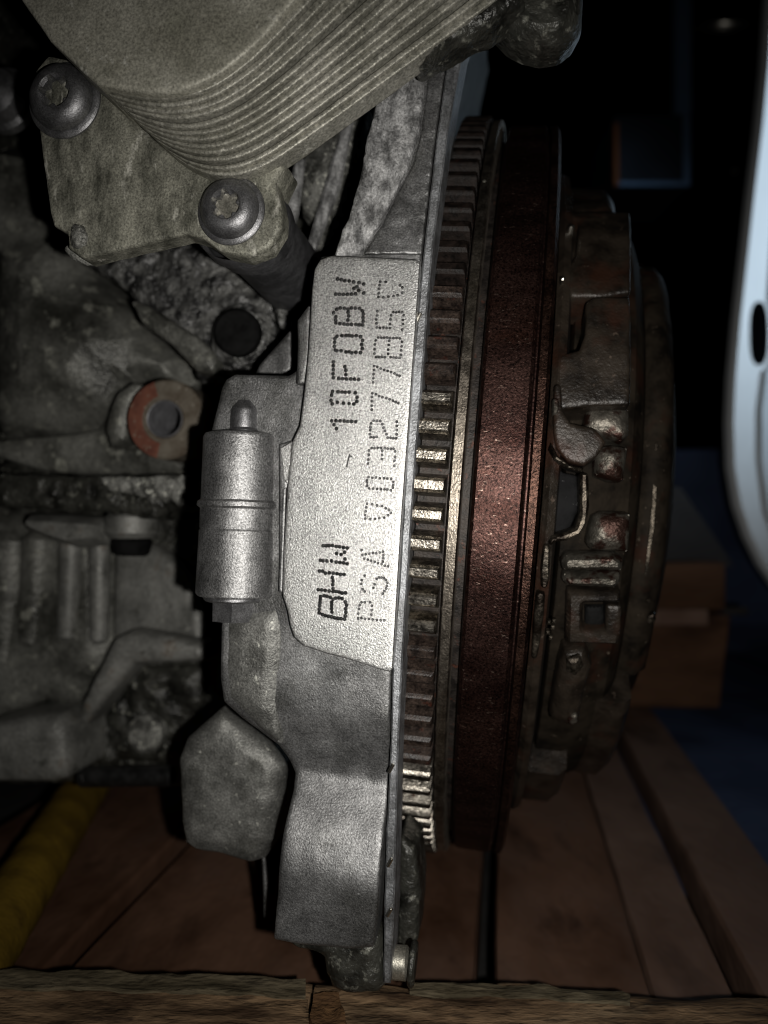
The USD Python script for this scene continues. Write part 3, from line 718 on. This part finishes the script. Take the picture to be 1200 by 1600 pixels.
part(eng, 'plug_shoulder', rod(plug - (0, 0, .03), plug - (0, 0, .0045), rp * 1.45, 40, .003), 'rough_rock')
LEDGE0 = [(165, 640), (200, 600), (300, 600), (310, 700), (292, 742), (120, 742), (60, 735), (-60, 700), (-60, 690), (100, 678), (150, 668)]
part(eng, 'lower_wall', slab(LEDGE0, .060, .02, .004, .0017, .001, .0012, 130, seed=25), 'block')
bc = E((258, 655), .082); rw = mm((258, 655), .082, 60)
def ring(r0, r1, z0, z1, c, n=56, ch=.0008):
    return lathe([(r0, z0), (r0, z1 - ch), (r0 + ch, z1), (r1 - ch, z1), (r1, z1 - ch), (r1, z0)], c, (0, 0, 1), n)
rh = mm((258, 655), .082, 25)
rbs = part(eng, 'threaded_boss', ring(rh * 1.05, rw, -.045, 0, bc), 'rust_faded', label='round boss with a threaded hole, half of it rusty red')
# rust-red half washer on the boss's left
th = np.linspace(math.radians(112), math.radians(262), 40)
outp = [(rw * .985 * math.cos(a), rw * .985 * math.sin(a)) for a in th]; inn = [(rw * .60 * math.cos(a), rw * .60 * math.sin(a)) for a in th[::-1]]
g = Polygon([(bc[0] + x, bc[1] + y) for x, y in outp + inn])
part(rbs, 'rust_crescent', slab(None, bc[2] + .0004, bc[2] - .001, .0003, .0015, 0, .0003, 300, poly=g), 'rust')
thr = []
for i in range(34):
    thr += [(rh * 1.0, -.0012 * i), (rh * .945, -.0012 * i - .0006)]
part(rbs, 'thread', lathe([(rh * 1.14, .0002), (rh * 1.10, .0007), (rh * 1.02, .0006)] + thr, bc, (0, 0, 1), 64), 'steel_thread', label='bright threaded hole')
part(rbs, 'hole_floor', rod(bc - (0, 0, .0405), bc - (0, 0, .0385), rh * .99, 32), 'bolt_black')
EAR = [(168, 640), (180, 612), (205, 596), (222, 600), (200, 640), (196, 690), (170, 700), (160, 670)]
part(eng, 'boss_ear', slab(EAR, .074, .03, .003, .0014, .001, .001, 250), 'block')
RAIL = [(-60, 738), (40, 742), (120, 745), (210, 742), (283, 742), (284, 762), (290, 790), (262, 800), (258, 792), (240, 812), (206, 806), (150, 800), (60, 796), (20, 792), (-60, 788)]
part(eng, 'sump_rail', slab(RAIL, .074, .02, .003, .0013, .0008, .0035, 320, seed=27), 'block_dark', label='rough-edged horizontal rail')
RAG = [(150, 745), (283, 742), (285, 765), (278, 790), (268, 783), (262, 775), (255, 786), (245, 778), (236, 786), (226, 776), (205, 772), (170, 768)]
part(eng, 'ragged_seal', slab(RAG, .0775, .06, .0015, .001, .0003, .003, 420, seed=28), 'cast_dirty')
LOWB = [(-60, 790), (20, 796), (160, 806), (172, 840), (170, 900), (174, 990), (168, 1030), (150, 1070), (110, 1120), (60, 1100), (-60, 1150)]
part(eng, 'oil_pan_wall', slab(LOWB, .046, .0, .010, .002, .002, .001, 90, seed=29), 'block')
for (xa, ya, xb, yb_, rpx, Fr) in ((112, 830, 106, 1000, 18, .0475), (156, 830, 155, 1005, 16, .048), (62, 830, 50, 1010, 24, .0445), (20, 830, 8, 1040, 30, .043)):
    p0, p1 = E((xa, ya), Fr), E((xb, yb_), Fr - .003)
    part(eng, 'pan_rib', rod(p0, p1, mm((xa, ya), .05, rpx), 28, .004, mm((xa, ya), .05, rpx * .86)), 'block_smooth' if xa > 100 else 'block', label='pale rounded rib' if xa < 130 and xa > 100 else None)
hd = [(20, 800), (140, 806), (160, 812), (160, 838), (150, 852), (100, 858), (60, 846), (26, 830)]
part(eng, 'pan_shoulder', slab(hd, .068, .03, .008, .0014, .003, .0006, 200, dome=.003), 'block_smooth', label='rounded pale shoulder under the rail')
p0, p1 = E((206, 800), .058), E((206, 841), .058)
part(eng, 'nut_boss', rod(p0, p1, mm((206, 820), .066, 40), 36, .002), 'block_smooth', label='pale round boss under the rail')
part(eng, 'nut_end', rod(p1, E((205, 868), .058), mm((206, 850), .066, 31), 32, .001, mm((206, 850), .066, 27)), 'bolt_black')
PANR = [(176, 850), (236, 850), (280, 880), (300, 905), (318, 955), (318, 1012), (230, 1000), (190, 1010), (172, 1000)]
part(eng, 'pan_panel', slab(PANR, .046, 0, .004, .002, .002, .0006, 120), 'block_smooth')
DIAG = [(172, 1000), (200, 985), (318, 1008), (318, 1036), (205, 1040), (160, 1095), (120, 1150), (104, 1150), (112, 1120)]
part(eng, 'diagonal_rib', slab(DIAG, .058, 0, .005, .0018, .0015, .0008, 160, seed=31), 'block_smooth')
POCK = [(200, 1040), (318, 1036), (318, 1100), (285, 1150), (268, 1195), (130, 1200), (118, 1160), (160, 1100)]
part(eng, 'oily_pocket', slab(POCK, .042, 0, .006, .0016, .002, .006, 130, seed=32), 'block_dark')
pp = E((222, 1150), .048)
part(eng, 'drain_plug', rod(pp - (0, 0, .01), pp, mm((222, 1150), .05, 28), 32, .002), 'cast_dirty', label='pale oily plug')
LLUG = [(-60, 1140), (20, 1125), (85, 1120), (102, 1140), (104, 1190), (98, 1222), (70, 1228), (-60, 1226)]
part(eng, 'corner_lug', slab(LLUG, .070, .02, .006, .0016, .003, .0012, 160, seed=33), 'block_smooth')
p0, p1 = E((125, 1214), .055), E((272, 1212), .055)
part(eng, 'cross_bar', rod(p0, p1, mm((200, 1214), .055, 15), 20, .001), 'black_steel')
# pale fins between cover and flange
FIN = [(452, 260), (480, 205), (515, 180), (560, 160), (577, 148), (556, 240), (540, 300), (515, 360), (494, 393), (478, 393), (482, 330), (462, 322)]
part(eng, 'casting_fin', slab(FIN, .095, .04, .008, .0015, .001, .003, 180, seed=34), 'cast_dirty')
for pts in (((470, 250), (455, 330), (446, 395)), ((545, 190), (520, 290), (486, 392))):
    q = [E(p, .096) for p in pts]
    part(eng, 'fin_ridge', tube(q, [.0016, .0026, .0016], 10), 'cast_white')
POST = [(405, 430), (448, 415), (450, 470), (438, 520), (420, 470)]
part(eng, 'fin_foot', slab(POST, .100, .05, .004, .0014, .001, .002, 250), 'rough_rock')
TRI = [(396, 588), (404, 570), (455, 512), (458, 575), (446, 590)]
part(eng, 'corner_web', slab(TRI, .120, .08, .001, .0015, .0005, .0004, 300), 'cast')
RIBV = [(464, 500), (486, 470), (482, 560), (476, 600), (462, 600), (464, 560)]
part(eng, 'upright_rib', slab(RIBV, .1432, .12, .0008, .0012, .0005, .0004, 300), 'cast')

# ================================================================== ribbed cover and its bracket
cov = thing('ribbed_cover', 'tan-grey cast cover with curved ribs, bolted on at the top left', 'cover')
inner_c = [(150, 130), (190, 139), (225, 143), (260, 142), (300, 134), (345, 112), (385, 80), (420, 45), (455, 5), (500, -50)]
outer_c = [(262, 236), (295, 259), (330, 272), (375, 272), (425, 252), (480, 215), (540, 172), (600, 128), (690, 62), (800, -20)]
NR = 11
def curve_k(s):
    w = 2.0 if False else 1.0
    return [((1 - s) * a[0] + s * b[0], (1 - s) * a[1] + s * b[1]) for a, b in zip(inner_c, outer_c)]
def smooth_pts(p, n=48):
    p = np.array(p, float); d = np.r_[0, np.cumsum(np.linalg.norm(np.diff(p, axis=0), axis=1))]
    from scipy.interpolate import CubicSpline
    s = np.linspace(0, d[-1], n)
    return np.stack([CubicSpline(d, p[:, 0])(s), CubicSpline(d, p[:, 1])(s)], 1)
def region_above(c):
    c = smooth_pts(c)
    return [(-60, -130), (32, -2), (75, 60), (150, 130)] + [(150 + (c[0][0] - 150) * s, 130 + (c[0][1] - 130) * s) for s in (.33, .66)] * int(c[0][0] > 160) + [tuple(q) for q in c] + [(820, -130)]
F0, F1 = .1735, .160
base_pts = region_above(curve_k(1.0))
part(cov, 'housing', slab(region_above(curve_k(0)), F0, F0 - .03, .0012, .002, .0005, .0012, 90, dome=.0, seed=41), 'cover', label='smooth raised face of the cover')
jit = random.Random(5)
COVER_PX = Polygon([(-60, -130), (32, -2), (75, 60), (150, 130), (190, 166), (228, 202), (262, 236), (275, 262), (330, 300), (480, 260), (840, 0), (840, -130)])
def clip_band(h, l):
    def ext(c):
        return np.vstack([c[0] + np.array([-40.0, -19.0]), c])
    g = Polygon(np.vstack([ext(h), ext(l)[::-1]])).buffer(0).intersection(COVER_PX)
    if g.geom_type != 'Polygon':
        g = max(g.geoms, key=lambda q: q.area)
    return list(g.exterior.coords)[:-1]
NR = 12
for k in range(1, NR + 1):
    s = k / NR
    s2 = s + (jit.uniform(-.014, .014) if k < NR else 0)
    Fk = F0 - .0014 - (F0 - .0014 - F1) * s
    hi_ = smooth_pts(curve_k(s2))
    lo_ = smooth_pts(curve_k(max(0, s2 - jit.uniform(.60, .72) / NR)))
    lo2 = smooth_pts(curve_k(max(0, s2 - 1.5 / NR)))
    mid = smooth_pts(curve_k(max(0, s2 - .06 / NR)))
    part(cov, 'rib', slab(clip_band(hi_, lo_), Fk, Fk - .006, .0005, .0008, .0001, .0003, 160, seed=50 + k), 'cover_rib')
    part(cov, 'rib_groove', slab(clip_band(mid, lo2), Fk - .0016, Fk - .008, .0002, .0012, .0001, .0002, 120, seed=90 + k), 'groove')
SK = [(262, 236), (295, 259), (330, 272), (375, 272), (425, 252), (480, 215), (540, 172), (600, 128), (690, 62), (800, -20), (830, -10), (795, 6), (768, 28), (735, 42), (700, 60), (640, 105), (590, 143), (540, 172), (500, 195), (470, 220), (445, 250), (432, 275), (420, 300), (350, 290)]
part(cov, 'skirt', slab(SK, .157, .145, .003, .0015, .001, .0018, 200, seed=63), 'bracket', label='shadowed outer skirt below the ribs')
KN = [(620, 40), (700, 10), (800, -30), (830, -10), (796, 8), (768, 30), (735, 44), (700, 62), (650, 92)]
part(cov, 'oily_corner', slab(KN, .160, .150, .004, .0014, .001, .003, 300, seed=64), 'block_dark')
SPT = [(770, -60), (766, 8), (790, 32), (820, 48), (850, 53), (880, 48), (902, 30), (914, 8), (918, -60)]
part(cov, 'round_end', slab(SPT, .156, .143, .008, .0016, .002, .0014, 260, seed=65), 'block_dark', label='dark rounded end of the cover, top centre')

brk = thing('bracket_plate', 'flat grey bracket held by two star-socket bolts, below the ribbed cover', 'bracket')
BR = [(52, 110), (60, 200), (68, 270), (76, 330), (82, 352), (104, 364), (105, 386), (128, 404), (180, 391), (240, 377), (290, 366), (315, 372), (345, 392), (385, 402), (420, 388), (440, 356), (440, 330), (431, 290), (428, 262), (400, 250), (330, 275), (262, 236), (150, 130), (110, 92), (75, 85)]
part(brk, 'plate', slab(BR, .156, .150, .0012, .0013, .0012, .0008, 260, seed=71), 'bracket')
Z2 = [(112, 345), (128, 349), (135, 365), (131, 380), (118, 388), (107, 384), (104, 370), (106, 352)]
part(brk, 'rivet', slab(Z2, .1572, .150, .002, .0009, .001, .0003, 400), 'cast_dirty', label='pale round rivet on its lower corner')
cr_ = E([(107, 388), (120, 402), (140, 409), (152, 408)], .150)
part(brk, 'bent_edge', tube(cr_, .0011, 10), 'cast_dirty')
def fr(p, F):
    return E(p, F)
pb = E((367, 330), .150)
part(brk, 'spacer_post', lathe([(mm((367, 330), .15, 74), 0), (mm((367, 330), .15, 76), -.006), (mm((367, 330), .15, 70), -.0075), (mm((367, 330), .15, 72), -.013), (mm((367, 330), .15, 64), -.016), (mm((367, 330), .15, 66), -.05), (0, -.05)][::-1], pb, (0, 0, 1), 48), 'spacer', label='dark round spacer behind the bolt')
part(brk, 'spacer_post', lathe([(.0085, -.001), (.0085, -.06), (0, -.06)][::-1], E((105, 190), .150), (0, 0, 1), 40), 'block_dark')
def torx(px, Fp, rpx, name_label, rot, mat_s, tilt=0.0):
    """Button-head bolt with a six-lobed socket; its bearing face at f=Fp."""
    c = E(px, Fp)
    r = mm(px, Fp, rpx)
    t_ = thing('star_bolt', name_label, 'bolt', group=None)
    dome = [(r * .0, r * .62), (r * .52, r * .62), (r * .66, r * .585), (r * .80, r * .47), (r * .88, r * .33), (r * .90, r * .22)]
    cs = [(0, 0)] + [(r * .9, 0), (r * .9, r * .22)] + dome[::-1][1:-1] + [(0, r * .62)]
    head = manifold3d.Manifold.revolve(manifold3d.CrossSection([np.array(cs)]), 64)
    st = star(r * .46, r * .30) @ np.array([[math.cos(rot), -math.sin(rot)], [math.sin(rot), math.cos(rot)]])
    sock = manifold3d.Manifold.extrude(manifold3d.CrossSection([st]), r).translate([0, 0, r * .30])
    chamf = manifold3d.Manifold.cylinder(r * .12, r * .40, r * .47, 48).translate([0, 0, r * .52])
    v, t = tri(head - sock - chamf)
    part(t_, 'head', (v.astype(float) + c, t), 'bolt', smooth=28)
    part(t_, 'flange', lathe([(0, 0), (r * 1.0, 0), (r * 1.04, r * .05), (r * 1.04, r * .11), (r * .98, r * .17), (r * .86, r * .20)], c, (0, 0, 1), 64), 'bolt')
    part(t_, 'socket_floor', rod(c + (0, 0, r * .05), c + (0, 0, r * .335), r * .49, 24), mat_s)
    lin = star(r * .46, r * .30) @ np.array([[math.cos(rot), -math.sin(rot)], [math.sin(rot), math.cos(rot)]])
    return t_
torx((363, 331), .156, 50, 'clean grey button-head bolt with open star socket at the right of the bracket', .3, 'bolt_worn')
torx((104, 160), .156, 53, 'half-shadowed button-head bolt with dirty star socket at the top left of the bracket', .1, 'bracket')
hb = thing('hidden_bolt', 'dark round bolt mostly in shadow at the upper left edge', 'bolt')
c = E((2, 152), .10)
part(hb, 'head', lathe([(0, .006), (.004, .006), (.0075, .004), (.009, 0), (.0105, -.001), (.0105, -.004), (0, -.004)][::-1], c, (0, 0, 1), 48), 'bolt')

# ================================================================== flywheel
fw = thing('flywheel', 'rust-red flywheel with a toothed starter ring, seen edge-on', 'flywheel')
XA = (1.0, 0, 0)
def rev(name, prof, mat, label=None, n=160, parent=None, smooth=30):
    """prof: (radius, position along the crank axis)"""
    return part(parent or fw, name, lathe(prof, (0, 0, 0), XA, n), mat, smooth, label)
AR = .03765                                   # right-hand end of the teeth
AL = float(C((641, 720), .142)[0])
RT, RR = .142, .1372
gear = rev('ring_gear', [(.10, AL + .001), (.135, AL + .001), (RR, AL + .002), (RR, AR + .0005), (.10, AR + .0005)], 'ring')
NT = 123
pitch = 2 * math.pi / NT
th0 = 0.2265
trng = random.Random(11)
for k in range(-22, 34):
    th = th0 - k * pitch
    c, s = math.cos(th), math.sin(th)
    w_t, w_b = .0013 * trng.uniform(.92, 1.08), .0029
    e1, e2 = .0004 + trng.uniform(0, .0003), .0003
    # chamfered tooth: root rectangle, flank top, land
    pts = []
    for (tw, r, al, ar) in ((w_b, RR - .0006, AL, AR), (w_b * .93, RR + .0008, AL, AR), (w_t + .0005, RT - .0009, AL + e2, AR - e2 * .6), (w_t, RT - .0003, AL + e1, AR - e1 * .7), (w_t * .75, RT, AL + e1 + .0003, AR - e1 * .7 - .0003)):
        for a, q in ((al, -tw), (ar, -tw), (ar, tw), (al, tw)):
            pts.append((a, q, r))
    m = manifold3d.Manifold.hull_points(np.array(pts))
    v, t = tri(m); v = v.astype(float)
    v = np.stack([v[:, 0], v[:, 2] * s + v[:, 1] * c, v[:, 2] * c - v[:, 1] * s], 1)
    part(gear, 'tooth', (v, t), 'tooth' if th < .12 + .05 * trng.random() and not (-.62 < th < -.33) else ('tooth_dark' if th < .34 else 'tooth_black'), smooth=False)  # teeth take darker tones towards the top and in one lower band
P = lambda px, R, py=750: float(C((px, py), R)[0])
rev('shoulder', [(.10, AR + .0006), (.1395, AR + .0006), (.1406, AR + .0011), (.1408, P(720, .1408)), (.1399, P(723, .14)), (.10, P(723, .14))], 'shoulder', 'worn bright shoulder beside the teeth')
rev('groove', [(.10, P(722, .137)), (.1335, P(722, .1335)), (.1335, P(738, .1335)), (.10, P(738, .1335))], 'ring')
a1, a2 = P(737, .139), P(822, .139)
rr_ = rev('red_rim', [(.09, a1), (.1368, a1), (.1384, a1 + .0004), (.139, a1 + .0012), (.1391, (a1 + a2) / 2), (.139, a2 - .001), (.1383, a2 - .0002), (.1365, a2 + .0002), (.1365, a2 + .001), (.09, a2 + .001)], 'red_rim', 'broad rust-red rim')
a3, a4 = P(826, .139), P(849, .139)
rev('rim_ridge', [(.09, a3), (.1372, a3), (.1388, a3 + .0005), (.1389, a4 - .0011), (.1376, a4 - .0002), (.13, a4), (.09, a4)], 'red_ridge', 'rusty orange outer ridge')

# ================================================================== clutch cover
cl = thing('clutch_cover', 'dark greasy pressed-steel clutch cover bolted to the flywheel, right of its red rim', 'clutch')
def crev(name, prof, mat, label=None, n=120, parent=None):
    return part(parent or cl, name, lathe([(r, P(px, r)) for px, r in prof], (0, 0, 0), XA, n), mat, 30, label)
crev('backing_ring', [(850, .09), (850, .1225), (860, .1238), (872, .1228), (876, .117), (876, .09)], 'clutch')
crev('drum', [(876, .07), (876, .108), (884, .1115), (930, .1115), (985, .107), (996, .103), (1002, .098), (1003, .07)], 'clutch_cap')
crev('cap', [(1000, .05), (1000, .0945), (1010, .0945), (1020, .0925), (1030, .089), (1040, .0845), (1048, .080), (1052, .075), (1054, .066), (1050, .05)], 'clutch_cap')
crev('cap_ridge', [(1016, .080), (1018, .0932), (1023, .0938), (1028, .0912), (1030, .080)], 'clutch_edge', 'worn ridge round the cap')
def lobe(name, ta, tb, r0, r1, aa, ab, mat, label=None, ch=.0025):
    prof = np.array([(r0, aa), (r1 - ch, aa), (r1, aa + ch), (r1, ab - ch), (r1 - ch, ab), (r0, ab)])
    m = manifold3d.Manifold.revolve(manifold3d.CrossSection([prof]), 180, math.degrees(tb - ta)).refine_to_length(.003)
    v, t = tri(m); v = v.astype(float)
    s_, c_ = math.sin(ta), math.cos(ta)
    v = np.stack([v[:, 2], v[:, 0] * s_ + v[:, 1] * c_, v[:, 0] * c_ - v[:, 1] * s_], 1)
    return part(cl, name, (relief(v, .0012, 140, 3), t[:, ::-1]), mat, 45, label)
lobe('rim_lobe', -1.75, -.86, .10, .1195, .064, .078, 'clutch', 'lower outer lobe')
lobe('rim_lobe', -1.2, -.63, .07, .108, .082, .0945, 'clutch', 'stepped lower lobe')
lobe('cap_rim', -.62, .95, .06, .0968, .0885, .0995, 'clutch_cap', 'blunt outer rim of the cap', ch=.0035)
lobe('rim_lobe', .55, 1.5, .10, .119, .064, .080, 'clutch')
def pt_(name, p, R, th, mat, label=None, seed=0, bevel=.0012, amp=.0006, rnd=.0008):
    return part(cl, name, patch(p, R, th, bevel, .0016, rnd, amp, 250, seed), mat, 40, label)
# flange: stepped pieces, lugs and the pocket between them
pt_('flange_lug', [(866, 556), (905, 546), (914, 520), (916, 470), (930, 462), (985, 462), (985, 632), (920, 634), (872, 640)], .1235, .012, 'clutch', seed=1)
pt_('flange_lug', [(880, 330), (905, 345), (900, 395), (876, 440), (892, 462), (940, 462), (985, 455), (985, 330)], .122, .012, 'clutch', seed=2)
pt_('flange_lug', [(866, 600), (876, 596), (880, 640), (892, 660), (930, 668), (948, 690), (935, 712), (912, 728), (888, 722), (868, 700), (864, 660)], .1255, .010, 'clutch', label='lug with a rusty face', seed=3)
pt_('bright_nick', [(863, 622), (874, 618), (874, 640), (868, 658), (863, 655)], .1262, .004, 'clutch_pale')
pt_('flange_edge', [(861, 690), (872, 712), (890, 726), (912, 730), (910, 737), (888, 733), (866, 718), (857, 700)], .1262, .006, 'clutch_edge')
pt_('pocket_panel', [(856, 712), (880, 738), (902, 742), (904, 775), (903, 800), (890, 828), (866, 836), (854, 838)], .119, .004, 'clutch_grey', label='flat grey panel in the flange pocket', amp=.0002)
pt_('pocket_edge', [(906, 736), (920, 738), (922, 790), (918, 820), (908, 838), (888, 846), (868, 848), (858, 862), (852, 858), (860, 840), (884, 832), (899, 826), (906, 806)], .1262, .010, 'clutch_edge', label='worn edge round the pocket', bevel=.002)
pt_('flange_edge', [(850, 850), (860, 852), (859, 905), (854, 922), (846, 925), (845, 890)], .1262, .006, 'clutch_edge')
pt_('flange_edge', [(838, 925), (852, 928), (850, 962), (845, 1000), (838, 1040), (830, 1040), (833, 980)], .1262, .006, 'clutch_edge', seed=6)
# straps and windows on the drum
pt_('strap', [(916, 634), (970, 630), (986, 636), (986, 676), (972, 690), (940, 680), (912, 672)], .1195, .009, 'clutch_pale', bevel=.0035, label='pale rubbed strap end', seed=7)
pt_('strap', [(930, 697), (958, 692), (984, 697), (976, 752), (952, 750), (930, 742)], .119, .009, 'clutch_pale', bevel=.0035, seed=8)
pt_('strap', [(926, 806), (940, 800), (988, 802), (984, 866), (924, 862), (916, 850)], .119, .009, 'clutch_pale', bevel=.0035, seed=9)
pt_('bright_nick', [(931, 815), (944, 812), (944, 850), (932, 854)], .1175, .003, 'clutch_edge')
pt_('round_bar', [(884, 868), (960, 866), (976, 876), (974, 896), (880, 896), (876, 880)], .119, .008, 'clutch_pale', label='pale rounded bar across the drum', bevel=.004, seed=10)
pt_('round_bar', [(880, 897), (972, 897), (972, 915), (962, 924), (886, 920), (878, 910)], .1185, .008, 'clutch_pale', bevel=.004, seed=11)
pt_('window_frame', [(886, 926), (972, 926), (972, 946), (912, 946), (912, 988), (972, 990), (968, 1012), (884, 1010)], .1185, .009, 'clutch', bevel=.003, seed=12)
pt_('window_bar', [(946, 946), (972, 946), (970, 990), (946, 988)], .1165, .008, 'clutch', seed=13)
pt_('window_hole', [(914, 948), (944, 948), (944, 986), (914, 986)], .1134, .002, 'bolt_black', rnd=0)
for i, (x, y) in enumerate(((858, 974), (864, 982), (856, 990), (866, 972), (861, 998))):
    pt_('bright_nick', [(x - 3, y - 3), (x + 3, y - 3), (x + 3, y + 3), (x - 3, y + 3)], .1245, .002, 'clutch_edge', bevel=.0004, amp=.0002, rnd=.0002)
pt_('curved_lug', [(880, 1022), (915, 1018), (926, 1050), (914, 1090), (905, 1135), (880, 1140), (858, 1130), (866, 1080), (872, 1050)], .121, .008, 'clutch', label='lower curved lug with a bright worn corner', bevel=.004, seed=14)
pt_('bright_nick', [(884, 1030), (908, 1026), (913, 1044), (900, 1062), (884, 1052)], .1216, .004, 'clutch_edge', bevel=.002)
pt_('bright_nick', [(886, 1124), (902, 1116), (904, 1130), (890, 1138)], .1216, .003, 'clutch_pale', bevel=.001)
for (x, y, R, r) in ((892, 358, .124, 8), (879, 438, .1245, 6), (757, 289, .1395, 7), (736, 311, .139, 6), (742, 150, .128, 8), (742, 185, .13, 6), (846, 160, .128, 7), (869, 250, .125, 5)):
    a, th = C((x, y), R)
    c = np.array([a, R * math.sin(th), R * math.cos(th)])
    n_ = c * (0, 1, 1) / R
    rr = r / f * .21
    part(cl if x > 860 else fw, 'stud_end', rod(c - n_ * .003, c + n_ * .0012, rr * .7, 16, .0007), 'chrome' if x > 860 else 'bolt_worn')
pt_('cap_highlight', [(1022, 690), (1030, 688), (1024, 820), (1012, 905), (1005, 900), (1015, 810)], .0972, .003, 'clutch_edge', 'thin pale streak down the cap rim, a highlight put into the colour', bevel=.001)  # pale strip painted in as the highlight along the rim edge
pt_('bright_nick', [(1010, 965), (1024, 958), (1026, 972), (1012, 978)], .0975, .003, 'clutch_edge', bevel=.001)
